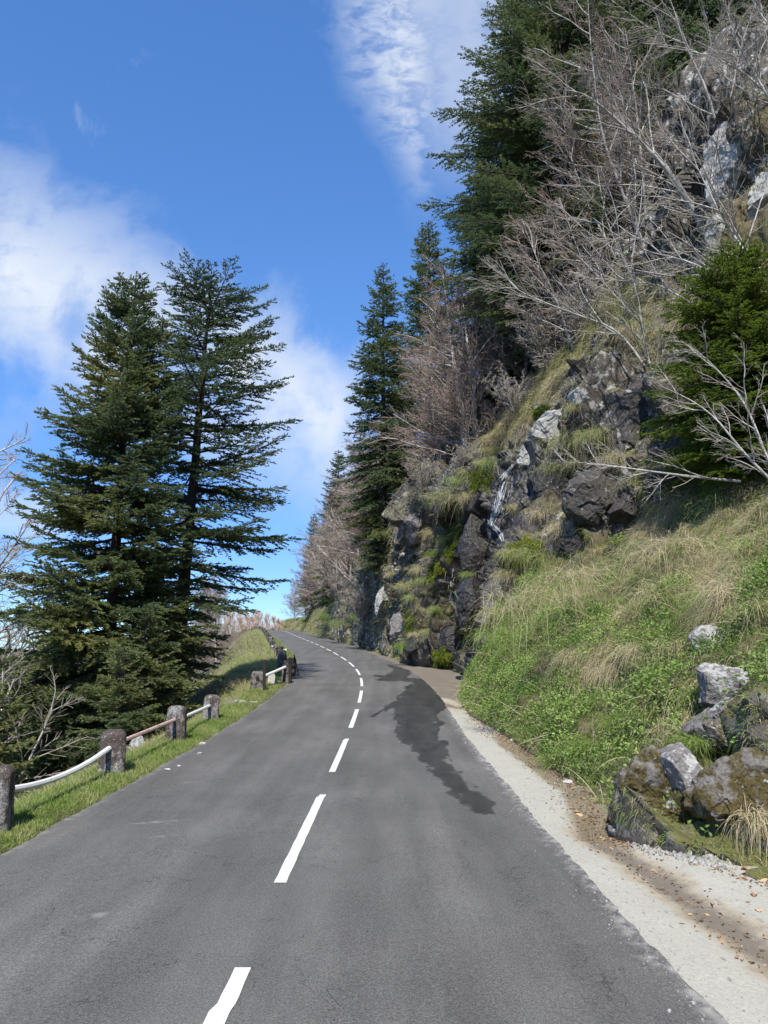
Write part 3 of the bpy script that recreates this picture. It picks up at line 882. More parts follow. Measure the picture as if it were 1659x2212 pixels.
rs = np.random.default_rng(21)
parts = []
for (n, y0, y1, pw, d0, d1, lo, hi) in ((105000, 4.0, 17, 1.25, -.05, 1.0, .04, .13), (26000, 17, 34, 1.2, -.05, 1.2, .05, .14), (14000, 34, 110, 1.3, 0, 1.6, .10, .26)):
    Pv, dv = verge_points(rs, n, d0, d1, y0, y1, pw)
    Pv[:, 2] -= .01
    nn = fbm(Pv * 1.3, 3, 121); n2 = fbm(Pv * 5, 2, 122)
    Lb = rs.uniform(lo, hi, n) * (1 + .6 * nn) * np.clip(.5 + dv * .9, .5, 1.5)
    D = nrm(np.stack([rs.normal(0, .45, n), rs.normal(0, .45, n), np.ones(n)], -1))
    tone = np.clip(.34 + .26 * nn + .22 * n2 + rs.normal(0, .14, n) + .22 * ss(dv, .55, 1.0), 0, 1)
    parts.append(blades(rs, Pv, D, Lb, rs.uniform(.005, .009, n) * (1 + np.clip(Pv[:, 1] - 14, 0, 60) * .035), rs.uniform(.05, .5, n), np.clip(tone + .06, 0, 1), 2))
# longer straw beyond the posts
for (n, y0, y1, d0, d1, ln) in ((9000, 5, 18, .75, 1.9, .28), (16000, 18, 45, 1.0, 4.2, .30), (9000, 45, 110, 1.2, 6, .45)):
    Pv, dv = verge_points(rs, n, d0, d1, y0, y1)
    nn = fbm(Pv * .8, 3, 123)
    D = nrm(np.stack([rs.normal(-.25, .5, n), rs.normal(-.1, .5, n), np.ones(n) * .9], -1))
    tone = np.clip(.62 + .3 * nn + rs.normal(0, .16, n), 0, 1)
    parts.append(blades(rs, Pv, D, rs.uniform(.5, 1.2, n) * ln, rs.uniform(.006, .011, n) * (1 + np.clip(Pv[:, 1] - 14, 0, 60) * .03), rs.uniform(.2, .9, n), tone, 3))
grass_obj('verge_grass', parts, M['grass'])

# the bank
rs = np.random.default_rng(22)
clear = np.maximum.reduce([np.exp(-(np.linalg.norm(G - smooth_hit(px, py, 9), axis=-1) / r_) ** 2) for px, py, r_ in ((1548, 1400, .42), (1560, 1505, .5), (1475, 1675, .3))])
bankw = (1 - ss(clear, .3, .6)) * (1 - .70 * open_rock) * (1 - ss(hollow, .25, .5)) * (1 - rock) * ss(TY, 3.5, 4.5) * (1 - ss(TY, 20.6, 21.6)) * (1 - ss(TT, 5.2, 5.8)) * ss(TT, 0.02, .06)
straw_c = [(at(1480, 1210, 15), 1.1), (at(1560, 1250, 12.5), .9), (at(1250, 1300, 16.5), .45), (at(1300, 1440, 12.4), .55), (at(1240, 1390, 13.5), .5), (at(1600, 1330, 10.5), .55), (at(1380, 1360, 13), .5), (at(1130, 1260, 19), .5), (at(1600, 1120, 14), .8), (at(1400, 1130, 17.5), .8), (at(1650, 1760, 5.8), .35), (at(1480, 1560, 8.2), .35)]


def straw_at(Pp):
    r = np.zeros(len(Pp))
    for (c_, rad) in straw_c:
        r = np.maximum(r, np.exp(-(np.linalg.norm(Pp - c_, axis=1) / rad) ** 2))
    return r


parts = []
Pv, Nv, i_, j_ = scatter(rs, 150000, bankw * (0.35 + .65 * ss(fbm(G2 * 1.1, 3, 131), -.25, .25)))
n = len(Pv)
st_ = np.clip(straw_at(Pv) * 1.1 + .85 * fbm(Pv * 1.1, 4, 132) + .06 - .42 * (1 - ss(tt[j_], 1.2, 2.4)), 0, 1)
down = np.array([-.55, 0, -.35])
lean_ = np.stack([fbm(Pv * .9 + 5, 2, 135), fbm(Pv * .9 + 9, 2, 136), 0 * st_], -1)
D = nrm(Nv * .55 + np.array([0, 0, .7]) + lean_ * .9 + down * (st_ * .9)[:, None] + rs.normal(0, .36, (n, 3)))
Lb = rs.uniform(.08, .22, n) * (1 + .7 * st_) * (1 + .4 * fbm(Pv * 2.1, 2, 133))
tone = np.clip(.20 + .66 * st_ + rs.normal(0, .13, n), 0, 1)
parts.append(blades(rs, Pv, D, Lb, rs.uniform(.005, .010, n), rs.uniform(.25, 1.0, n), tone, 3))
# long hanging straw
Pv, Nv, i_, j_ = scatter(rs, 26000, bankw * np.maximum(0.04, np.clip(sum(np.exp(-(np.linalg.norm(G2 - c_, axis=-1) / (rad * .9)) ** 2) for c_, rad in straw_c), 0, 1)))
n = len(Pv)
D = nrm(Nv * .7 + np.array([-.15, -.1, .55]) + rs.normal(0, .28, (n, 3)))
parts.append(blades(rs, Pv, D, rs.uniform(.25, .6, n), rs.uniform(.005, .009, n), rs.uniform(.7, 1.5, n), np.clip(.82 + rs.normal(0, .12, n), .3, 1), 5))
Pv, Nv, i_, j_ = scatter(rs, 900, bankw)
n = len(Pv)
D = nrm(Nv * .5 + np.array([-.25, -.15, .5]) + rs.normal(0, .55, (n, 3)))
parts.append(blades(rs, Pv, D, rs.uniform(.35, 1.0, n), rs.uniform(.006, .011, n), rs.uniform(.1, .8, n), np.clip(.85 + rs.normal(0, .15, n), .3, 1), 6))
grass_obj('bank_grass', parts, M['grass'])

# leafy herbs in clumps
rs = np.random.default_rng(23)
hw_ = bankw * ss(fbm(G2 * .8, 3, 141) + .6 * (1 - ss(TT, 1.6, 3.0)) + .1 - .6 * np.clip(sum(np.exp(-(np.linalg.norm(G2 - c_, axis=-1) / rad) ** 2) for c_, rad in straw_c), 0, 1), .0, .35)
Pv, Nv, i_, j_ = scatter(rs, 12500, hw_ * ss(fbm(G2 * 2.2, 3, 143), -.35, .2))
per = 13
hh = rs.uniform(.08, .30, len(Pv))
Pc = np.repeat(Pv, per, 0); Nc = np.repeat(Nv, per, 0); n = len(Pc)
hc = np.repeat(hh, per)
up = nrm(Nc * .5 + np.array([0, 0, .8]))
Pc = Pc + up * (hc * rs.uniform(.2, 1, n))[:, None] + rs.normal(0, .045, (n, 3))
D = nrm(rs.normal(0, 1, (n, 3)) * np.array([1, 1, .6]) + up * .3)
tone = np.clip(np.repeat(.45 + .5 * fbm(Pv * 1.2, 3, 142) + rs.normal(0, .12, len(Pv)), per) + rs.normal(0, .1, n), 0, 1)
parts = [kites(rs, Pc, D, rs.uniform(.022, .058, n), rs.uniform(.007, .016, n), tone, 1, .4)]
grass_obj('herb_cover', parts, M['herb'])

# grass that clings to the cliff ledges and the slope above it
rs = np.random.default_rng(24)
ledge = ss(GN[..., 2], .12, .55) * ss(TY, 20, 21.5) * (1 - ss(TT, 6.2, 7.2)) * (1 - .85 * wetm) * ss(nmid + .25, -.2, .35)
soil_up = (1 - rock) * ss(TY, 18, 20) * (1 - ss(TY, 66, 80)) * (1 - ss(TT, 6.0, 8.5)) * .55
Pv, Nv, i_, j_ = scatter(rs, 95000, np.clip(ledge + soil_up, 0, 1))
n = len(Pv)
g_ = fbm(Pv * .6, 3, 151)
D = nrm(Nv * .65 + np.array([-.25, -.12, .55]) + rs.normal(0, .3, (n, 3)))
far_w = 1 + np.clip(Pv[:, 1] - 22, 0, 50) * .02
parts = [blades(rs, Pv, D, rs.uniform(.2, .5, n) * far_w, rs.uniform(.010, .018, n) * far_w, rs.uniform(.6, 1.4, n), np.clip(.68 + .35 * g_ + rs.normal(0, .13, n), 0, 1), 4)]
mids = (1 - rock) * ss(TY, 19, 21) * (1 - ss(TY, 36, 42)) * ss(TT, 4.0, 4.8) * (1 - ss(TT, 7.4, 8.2))
Pv, Nv, i_, j_ = scatter(rs, 42000, mids)
n = len(Pv)
D = nrm(Nv * .6 + np.array([-.25, -.12, .4]) + rs.normal(0, .4, (n, 3)))
parts.append(blades(rs, Pv, D, rs.uniform(.25, .7, n), rs.uniform(.010, .018, n), rs.uniform(.6, 1.5, n), np.clip(.74 + .3 * fbm(Pv * .7, 3, 154) + rs.normal(0, .14, n), 0, 1), 4))
Pv, Nv, i_, j_ = scatter(rs, 9000, open_rock * ss(TT, .03, .1) * ss(fbm(G2 * 4, 3, 156), -.3, .15))
n = len(Pv)
D = nrm(Nv * .8 + np.array([-.1, -.1, .3]) + rs.normal(0, .45, (n, 3)))
parts.append(blades(rs, Pv, D, rs.uniform(.02, .09, n), rs.uniform(.003, .006, n), rs.uniform(.3, 1.2, n), np.clip(.5 + .45 * fbm(Pv * 3, 3, 157) + rs.normal(0, .16, n), 0, 1), 2))
lowb = (1 - rock) * ss(TY, 48, 54) * (1 - ss(TT, 5.0, 6.0)) + .25 * ss(TY, 34, 40) * (1 - ss(TT, .0, 1.4))
Pv, Nv, i_, j_ = scatter(rs, 22000, lowb)
n = len(Pv)
D = nrm(Nv * .6 + np.array([-.2, -.1, .6]) + rs.normal(0, .3, (n, 3)))
parts.append(blades(rs, Pv, D, rs.uniform(.25, .6, n), rs.uniform(.02, .035, n), rs.uniform(.5, 1.2, n), np.clip(.52 + .3 * fbm(Pv * .4, 3, 152) + rs.normal(0, .13, n), 0, 1), 3))
grass_obj('cliff_grass', parts, M['grass'])


# ------------------------------------------------------------------ rocks
from mathutils.bvhtree import BVHTree
_sel = (ty > 4) & (ty < 60)
_Gs = G2[_sel]
_parts = [(_Gs.reshape(-1, 3), grid_faces(len(_Gs), len(tt)))]
_bv = [BVHTree.FromPolygons(_parts[0][0].tolist(), _parts[0][1].tolist())]


def surf(px, py):
    """where the line of sight through a photograph pixel meets hillside or rocks"""
    p_ = at(px, py, 10.0) - np.array([0, 0, EYE]); dv = Vector(p_).normalized(); best = None
    for b_ in _bv:
        h_ = b_.ray_cast(Vector((0, 0, EYE)), dv, 90)
        if h_[0] is not None and (best is None or h_[3] < best[2]):
            nn_ = h_[1] if h_[1].dot(dv) < 0 else -h_[1]
            best = (np.array(h_[0]), np.array(nn_), h_[3])
    return best



def on_cliff(px, py, y, sink=.25):
    h_ = surf(px, py)
    p_ = h_[0] if h_ is not None and abs(h_[0][1] - y) < 6 else at(px, py, y)
    return p_ + nrm(p_ - np.array([0, 0, EYE])) * sink


def ico(sub):
    import bmesh
    bm = bmesh.new(); bmesh.ops.create_icosphere(bm, subdivisions=sub, radius=1)
    V = np.array([v.co[:] for v in bm.verts]); F = np.array([[v.index for v in f.verts] for f in bm.faces]); bm.free()
    return V, F


ICO5, ICO6 = ico(5), ico(6)
SOLIDS = []


def boulder(name, c_, size, seed, m, label, cat='rock', group=None, rot=(0, 0, 0), cuts=16, depth=(.5, .88), lichen=0.3, moss=0.3, fine=True, rough=1.0):
    V, F = ICO6 if fine else ICO5
    rs = np.random.default_rng(seed); V = V.copy()
    for _ in range(cuts):
        nn = nrm(rs.normal(size=3)); dd = rs.uniform(*depth)
        pr = V @ nn; V = V - np.clip(pr - dd, 0, None)[:, None] * nn
    sz = np.array(size); sm = sz.mean()
    Q = V * sz
    N0 = nrm(V / sz)
    Q = Q + N0 * (rough * sm * (.10 * fbm(Q * 1.3 / sm + seed, 4, seed) + .07 * blocks(Q * 2.6 / sm + seed, 1, seed + 3, .6) + .03 * blocks(Q * 6 / sm, 1, seed + 9, .6) + .018 * fbm(Q * 14 / sm, 3, seed + 5)))[:, None]
    upw = np.clip(N0[:, 2], -1, 1)
    from mathutils import Euler
    SOLIDS.append((Q @ np.array(Euler(rot).to_matrix()).T + np.array(c_), F))
    o = mesh_obj(name, Q, F, m, {'lichen': lichen + .18 * upw, 'moss': moss + .0 * upw}, False)
    o.location = c_; o.rotation_euler = rot
    return tag(o, label, cat, group)


boulder('boulder', on_cliff(1558, 1395, 9.4, .06), (.42, .36, .34), 3, M['boulder'], 'pale grey lichened boulder poking out of the grass high on the near bank', 'rock', lichen=.62, moss=.22)
boulder('boulder', on_cliff(1575, 1505, 8.5, .12), (.52, .45, .36), 5, M['boulder'], 'low mossy grey boulder just below the pale one on the near bank', 'rock', lichen=.45, moss=.42)
boulder('boulder', at(1475, 1672, 6.75) + np.array([.02, .0, .0]), (.27, .24, .26), 14, M['boulder'], 'angular blue-grey boulder with white lichen set in the mossy outcrop by the gutter', 'rock', rot=(.2, .5, .4), lichen=.42, moss=.2, cuts=10)
boulder('boulder', at(1575, 1600, 7.3) + np.array([.25, .4, -.05]), (.52, .50, .40), 23, M['boulder'], 'grey lichen-blotched rock with dark brown moss above the gutter outcrop', 'rock', lichen=.36, moss=.56)
boulder('boulder', at(1405, 1745, 6.8) + np.array([.22, .18, -.02]), (.82, .46, .50), 31, M['boulder'], 'long brown mossy rock outcrop at the foot of the bank beside the gutter', 'rock', rot=(0, 0, -.5), lichen=.16, moss=.60, rough=1.6)
boulder('boulder', at(1585, 1745, 6.3) + np.array([.26, .22, .02]), (.55, .42, .42), 37, M['boulder'], 'brown mossy rock behind the clump of dead stalks at the right', 'rock', lichen=.16, moss=.62, rough=1.5)
boulder('boulder', (2.12, 7.02, -.03), (.14, .14, .12), 41, M['boulder'], 'small dark angular stone at the tip of the outcrop where the wet gutter narrows', 'rock', lichen=.35, moss=.2, fine=False)
# slabs of the cliff
def slab(px, py, y, size, seed, m, label, sink=.3, **kw):
    return boulder('rock_slab', on_cliff(px, py, y, sink), size, seed, M[m], label, 'rock', None, **kw)


slab(1195, 925, 25.5, (1.05, .6, 1.05), 52, 'boulder', 'white lichen-covered slab on the cliff brow above the little waterfall', sink=.05, rot=(.1, .7, .3), lichen=1.3, moss=.12, cuts=10)
slab(1255, 862, 26, (.42, .42, .50), 54, 'boulder', 'smooth pale grey rock on top of the brow, right of the white slab', lichen=.85, moss=.05)
slab(1135, 1000, 25.5, (.46, .4, .95), 57, 'boulder', 'pale grey pointed slab hanging between the waterfall and the white slab', sink=.12, rot=(.05, .2, 0), lichen=.72, moss=.08)
slab(1030, 1165, 26, (.70, .6, 1.65), 61, 'wetrock', 'tall wet blue-black slab left of the waterfall', rot=(-.1, .26, .2), cuts=8, rough=.7)
slab(1018, 1310, 25.6, (.80, .7, .95), 67, 'wetrock', 'dark red-brown wet rock under the tall wet slab', rot=(0, .2, .4), cuts=9)
slab(930, 1300, 28, (.62, .6, .95), 71, 'wetrock', 'leaning grey wet block left of the dark hollow on the cliff', rot=(0, -.5, .2), cuts=8)
slab(905, 1400, 29, (.75, .6, .50), 73, 'wetrock', 'black wet block at the cliff foot beside the road', rot=(0, .2, 0), cuts=9, sink=.45)
slab(985, 1395, 26.5, (.8, .6, .80), 74, 'wetrock', 'shiny black rock at the cliff foot behind the moss cushion', cuts=9, sink=.4)
slab(1080, 1225, 24, (.55, .5, .8), 75, 'wetrock', 'dark wet rock where the green bank meets the cliff', rot=(0, .3, 0), cuts=9, sink=.4)
slab(832, 1290, 37.5, (.50, .6, 1.25), 79, 'boulder', 'white-spotted grey slab standing in the far cliff', rot=(0, .25, 0), lichen=.72, moss=.05, cuts=8)
slab(787, 1270, 44, (.65, .8, 1.7), 83, 'boulder', 'tall smooth grey slab left of the white-spotted one', rot=(0, .1, .2), lichen=.45, moss=.08, cuts=8)
slab(868, 1360, 34, (.7, .7, 1.0), 85, 'boulder', 'brown-grey block low in the far cliff by the verge', rot=(0, .2, .3), lichen=.25, moss=.3, cuts=9)
slab(905, 1130, 33.5, (.6, .6, 1.1), 87, 'boulder', 'brown cracked rock under the dark fir on the cliff', rot=(0, .3, .3), lichen=.2, moss=.25, cuts=9, rough=1.4)
slab(1370, 900, 22.5, (.85, .8, 1.7), 89, 'darkrock', 'tall dark grey crag behind the pale bare stem', rot=(0, .2, .2), cuts=8)
slab(1200, 1055, 24, (.7, .6, 1.0), 91, 'darkrock', 'dark purple-grey rock wall right of the waterfall', rot=(0, .1, .2), cuts=8)
slab(1290, 1075, 22.5, (1.0, .7, .85), 93, 'darkrock', 'broad dark grey rock between the straw tussocks above the bank', rot=(0, -.35, .2), cuts=8)
slab(1375, 1090, 20.5, (.8, .6, .85), 94, 'darkrock', 'dark rock at the top of the bank below the young fir boughs', rot=(0, .3, .2), cuts=8)
slab(1250, 1175, 20.8, (.62, .5, .38), 95, 'darkrock', 'low grey rock in the turf at the top of the green bank', rot=(0, -.2, .2), cuts=10)
slab(1440, 1010, 20, (.6, .6, 1.2), 96, 'darkrock', 'narrow dark crag in the shade of the young fir', rot=(0, .1, .2), cuts=8)
slab(1575, 330, 26, (.75, .6, 2.2), 97, 'boulder', 'high white-streaked crag at the top right behind the bare branches', rot=(0, .25, .2), lichen=.80, moss=.2, cuts=18, rough=1.2)
slab(1625, 250, 26, (.7, .6, 1.5), 98, 'boulder', 'pale rock near the top right corner above the white-streaked crag', rot=(.1, .3, .5), lichen=.72, moss=.25, cuts=18, rough=1.2)
slab(1650, 430, 25, (.7, .6, 1.3), 99, 'boulder', 'white and grey crag stepping down right of the high crag', rot=(0, .15, .4), lichen=.74, moss=.25, cuts=18, rough=1.2)
slab(1555, 480, 25, (.5, .5, 1.0), 100, 'boulder', 'small pale rock at the foot of the white-streaked crag', rot=(0, .3, .1), lichen=.7, moss=.25, cuts=16, rough=1.2)


def ground_z(x, y):
    if x > right_x(y) - .02: return float(np.interp(x, GXg[np.argmin(np.abs(gys - y))], GZg[np.argmin(np.abs(gys - y))]))
    if x < left_x(y): return left_z(x, y)
    return float(road_z(y)) - .035 + .035 * (1 - ((((x - left_x(y)) / (HL + HR(y))) - .5) * 2) ** 2)


def on_ground(px, py):
    sl_ = at(px, py, 1.0)[2] - EYE; z = 0.0
    for _ in range(4):
        y = (z - EYE) / sl_; x = at(px, py, y)[0]; z = ground_z(x, y)
    return x, y, z


# loose stones, white rubble
for (px, py, sz, lab) in ((1110, 1600, .05, 0), (1185, 1567, .03, 0), (1230, 1690, .06, 'small dark stone lying in the brown wet gutter'), (362, 1663, .035, 0), (386, 1655, .025, 0), (432, 1628, .04, 'flat pale stone on the grass verge beside the second post'), (438, 1607, .05, 0)):
    sx, y, z_ = on_ground(px, py)
    o = boulder('stone', (sx, y, z_ + sz * .15), (sz * 1.3, sz, sz * .55), int(px), M['stone'], lab or ('small pale stone at the edge of the asphalt' if px < 800 else 'small grey stone in the concrete gutter'), 'stone', 'loose stones along the road edges', fine=False, cuts=14)
nu_, nv_ = 170, 60
U_, V_ = np.meshgrid(np.linspace(0, 1, nu_), np.linspace(-1, 1, nv_), indexing='ij')
rx_ = 2.06 + .62 * U_ + V_ * .14 * .7; ry_ = 6.78 - .9 * U_ + V_ * .14 * .7
rq = np.stack([rx_, ry_, 0 * rx_], -1)
wd_ = np.clip(1 - (np.abs(V_) * (1 + .5 * fbm(rq * 5, 3, 203))) ** 2, 0, 1) * np.clip(U_ / .12, 0, 1) * np.clip((1 - U_) / .15, 0, 1)
base_ = np.array([[ground_z(rx_[i, j], ry_[i, j]) for j in (0, nv_ - 1)] for i in range(nu_)])
rz_ = base_[:, :1] + (base_[:, 1:] - base_[:, :1]) * (V_ + 1) / 2 - .03 + wd_ * (.055 + .03 * fbm(rq * 7, 3, 200) + .035 * blocks(rq * 16, 1, 201, .8) + .02 * blocks(rq * 36, 1, 202, .8))
tag(mesh_obj('rubble', np.stack([rx_, ry_, rz_], -1), grid_faces(nu_, nv_), M['rubble'], None, False), kind='stuff')

# litter of bits of leaf and twig along the foot of the bank, and grit on the concrete
rs = np.random.default_rng(33)
n = 3600
ly_ = 3.2 + 13 * rs.random(n) ** 1.2
near_foot = rs.random(n) < .62
lx_ = np.where(near_foot, gut_x(ly_) - np.abs(rs.normal(0, .10, n)) + .05, np.interp(ly_, chan_y, chan_x) + rs.normal(0, .13, n))
lz_ = np.array([ground_z(a_, b_) for a_, b_ in zip(lx_, ly_)]) + .006
D = nrm(np.stack([rs.normal(size=n), rs.normal(size=n), rs.normal(0, .18, n)], -1))
V, F, T = kites(rs, np.stack([lx_, ly_, lz_], -1), D, rs.uniform(.012, .05, n), rs.uniform(.002, .011, n), rs.random(n), 1, .5)
tag(mesh_obj('leaf_litter', V, F, M['litter'], {'tone': T}), kind='stuff')
n = 2600
gy_ = 2.9 + 13 * rs.random(n) ** 1.3
gx_ = np.where(rs.random(n) < .55, right_x(gy_) + rs.normal(0, .09, n), right_x(gy_) + rs.random(n) * (gut_x(gy_) - right_x(gy_)))
Vi, Fi = ico(1); parts = []
gz_ = np.array([ground_z(a_, b_) for a_, b_ in zip(gx_, gy_)])
sz_ = rs.uniform(.0015, .005, n) * np.where(rs.random(n) < .04, 2.2, 1)
Vg = (Vi[None] * sz_[:, None, None] * rs.uniform(.7, 1.3, (n, len(Vi), 1)) + np.stack([gx_, gy_, gz_ + sz_ * .3], -1)[:, None]).reshape(-1, 3)
Fg = (Fi[None] + (np.arange(n) * len(Vi))[:, None, None]).reshape(-1, 3)
tag(mesh_obj('gravel', Vg, Fg, M['grit']), kind='stuff')


# ------------------------------------------------------------------ posts and rails
def make_post(name, w, dpt, h, seed, skew=0.0):
    rs = np.random.default_rng(seed)
    nh, na = 30, 48
    ang = np.arange(na) / na * 2 * math.pi
    sec = []
    ch = 0.28
    for a_ in ang:                                                       # chamfered square section
        c_, s_ = math.cos(a_), math.sin(a_)
        r = min(1 / max(abs(c_), 1e-6), 1 / max(abs(s_), 1e-6), (2 - ch) / (abs(c_) + abs(s_)))
        sec.append((c_ * r, s_ * r))
    sec = np.array(sec)
    zz = np.concatenate([np.linspace(-.35, h * .9, nh - 6), h * np.array([.935, .96, .98, .992, .999, 1.0])])
    V = []
    for z in zz:
        u = max(z, 0) / h
        k_ = 1.06 - .12 * u
        if u > .9: k_ *= 1 - .38 * ((u - .9) / .1) ** 1.6
        V.append(np.stack([sec[:, 0] * w / 2 * k_ + skew * z, sec[:, 1] * dpt / 2 * k_, np.full(na, z)], -1))
    V.append(np.tile(np.array([[skew * h, 0, h + .004]]), (na, 1)))
    V = np.array(V).reshape(-1, 3)
    nn = nrm(V * np.array([1, 1, .15]) - np.array([0, 0, .0]))
    V = V + nn * (fbm(V * 5 + seed * 3.1, 4, seed) * .018 + fbm(V * 22 + seed, 3, seed + 1) * .012)[:, None]
    nr = len(zz) + 1
    i = np.arange(nr - 1)[:, None] * na; j = np.arange(na)[None]; j2 = (j + 1) % na
    F = np.stack([i + j, i + j2, i + na + j2, i + na + j], -1).reshape(-1, 4)
    return mesh_obj(name, V, F, M['post'], None, True)


POST_G = 'stone guard posts along the left verge'
post_pos = [(-3.46, 6.9), (-3.42, 9.72), (-3.40, 12.55), (-3.50, 15.4), (-3.56, 21.4), (-3.12, 24.2), (-3.35, 27.2)]
labels = ['dark stone guard post at the near left end of the bent white rail',
          'thick grey granite guard post with pale lichen on its domed top',
          'dark mossy stone guard post between the faded red rail and a short white rail',
          'fourth grey stone guard post, standing just where the conifer branches end',
          'squat black-spotted stone post with an open round hole beside a dark stake',
          'tall black and white spotted stone post at the end of the far white rail',
          'spotted stone post with a thin dark stake leaning on it at the road bend']
posts = []
for i, ((x, y), lb) in enumerate(zip(post_pos, labels)):
    o = make_post('guard_post', .31 if i != 4 else .37, .27, [.56, .54, .57, .49, .52, .66, .58][i], 200 + i, [.0, .015, -.01, .03, .0, .0, .03][i])
    o.location = (x, y, left_z(x, y) - .02 if i < 4 else float(road_z(y)) + .02)
    o.rotation_euler = (0, R([0, -1, 1, 2, 0, 1, 2][i]), R([12, 18, 8, 14, 5, 0, -5][i]))
    tag(o, lb, 'post', POST_G); posts.append(o)
    if i > 3: o.data.materials[0] = M['post_far']
yy = 29.5; k = 0
shared = [posts[5].data, posts[4].data, posts[6].data]
while yy < 150:
    off = np.interp(yy, [28, 36, 43, 60, 80, 120], [.5, .75, 1.05, .95, .8, .9])
    x = float(left_x(yy)) - off
    o = bpy.data.objects.new('guard_post', shared[k % 3]); put_obj(o)
    o.location = (x, yy, float(road_z(yy)) - .02); o.rotation_euler = (0, R(random.Random(k).uniform(-3, 3)), R(10 + 17 * k))
    tag(o, 'far black-spotted stone guard post in the line that climbs round the bend', 'post', 'far guard posts round the bend')
    yy += 2.3 if yy < 60 else 2.8; k += 1
# dark disc on the squat post, coloured as the shade inside its rail hole
V, F = tubes(np.array([[[0, -.155, .32], [0, -.13, .32]]]), np.array([[.045, .045]]), 14, True)
mesh_obj('rail_socket_shade', V, F, M['hole'], None, False, posts[4])


def rail(pts, r, m, label):
    pts = np.array(pts, float)
    t = np.linspace(0, 1, 24); src = np.linspace(0, 1, len(pts))
    PP = np.stack([np.interp(t, src, pts[:, c_]) for c_ in range(3)], -1)
    for _ in range(3): PP[1:-1] = (PP[:-2] + PP[1:-1] * 2 + PP[2:]) / 4
    o_ = PP[0].copy()
    V, F = tubes((PP - o_)[None], np.full((1, 24), r), 8, True)
    o = mesh_obj('guard_rail', V, F, m, None, False); o.location = o_
    return tag(o, label, 'rail', 'painted rails between the guard posts')


def pz(i, h): return np.array([posts[i].location.x, posts[i].location.y, posts[i].location.z + h])


def bar_between(i, j, hi_, hj, m, label, sag=0.0, r=.030, cut=0.10):
    A, B = pz(i, hi_), pz(j, hj); dv = nrm(B - A)
    A = A + dv * cut; B = B - dv * cut
    pts = [A + (B - A) * t - np.array([0, 0, sag * 4 * t * (1 - t)]) for t in np.linspace(0, 1, 7)]
    return rail(pts, r, m, label)


bar_between(0, 1, .33, .34, M['white'], 'bent white rail sagging between the two nearest stone posts', .10, .032)
bar_between(1, 2, .36, .36, M['pink'], 'faded red and white rail between the lichen-topped post and the mossy post', 0)
bar_between(2, 3, .34, .29, M['white'], 'short straight white rail behind the dark mossy post', 0)
bar_between(4, 5, .30, .46, M['white'], 'white rail beside the dark stake at the far bend', 0, .045)
bx = [(at(588, 1396, 43), at(594, 1399, 41.5)), (at(601, 1399, 40), at(607, 1402, 38.5)), (at(611, 1406, 36), at(617, 1403, 34))]
for i, (A, B) in enumerate(bx):
    rail([A, (A + B) / 2, B], .05, M['white'], ['stub of white rail on the farthest visible posts of the bend', 'middle stub of white rail among the crowded far posts', 'stub of white rail on the lower crowded posts at the bend'][i])


def stake(p0, p1, r, label):
    V, F = tubes(np.array([[p0, (np.array(p0) + np.array(p1)) / 2, p1]]) - np.array(p0), np.full((1, 3), r), 6, True)
    o = mesh_obj('wooden_stake', V, F, M['stake']); o.location = p0
    return tag(o, label, 'stake')


zr = float(road_z(21.2))
stake((-3.33, 21.15, zr - .1), (-3.35, 21.15, zr + .85), .045, 'dark wooden stake in front of the squat holed post')
stake((-2.98, 24.0, zr), (-2.99, 24.0, zr + .75), .05, 'dark wooden stake on the right side of the tall spotted post')
stake((-3.0, 27.0, zr + .05), (-3.22, 27.0, zr + .9), .028, 'thin dark stake leaning against the spotted post at the bend')
boulder('milestone', (-3.42, 23.3, float(road_z(23.3)) + .12), (.20, .18, .26), 301, M['boulder'], 'small round-topped whitish stone between the far rail and the verge', 'stone', lichen=.9, moss=-.2, cuts=6, fine=False, rough=.4)
boulder('boulder', (-3.95, 12.4, -.05), (.16, .16, .2), 305, M['boulder'], 'grey stump of a broken post behind the dark mossy post', 'stone', lichen=.6, moss=.1, cuts=8, fine=False, rough=.6)
boulder('boulder', (-3.5, 18.6, .15), (.45, .3, .12), 307, M['boulder'], 'flat straw-coloured mossy stone in the verge between fourth post and squat post', 'rock', lichen=.3, moss=.5, cuts=10, fine=False)

# ------------------------------------------------------------------ dry leaves in the gutter
rs = np.random.default_rng(41)


def leaf_mesh(i):
    r_ = np.random.default_rng(400 + i)
    u = np.linspace(0, 1, 9); v = np.linspace(-1, 1, 7)
    U, Vv = np.meshgrid(u, v, indexing='ij')
    w = .30 * np.sin(np.pi * U ** .8) ** .8
    x = (U - .5) * 1.0; y = Vv * w
    z = (r_.uniform(.25, 1.1)) * (np.abs(Vv) ** 1.5) * w + .12 * np.sin(U * 6 + i) + r_.uniform(.1, .5) * (U - .5) ** 2
    return mesh_data('dry_leaf', np.stack([x, y, z], -1), grid_faces(9, 7), M['dryleaf'] if i % 3 else M['dryleaf2'], None, True)


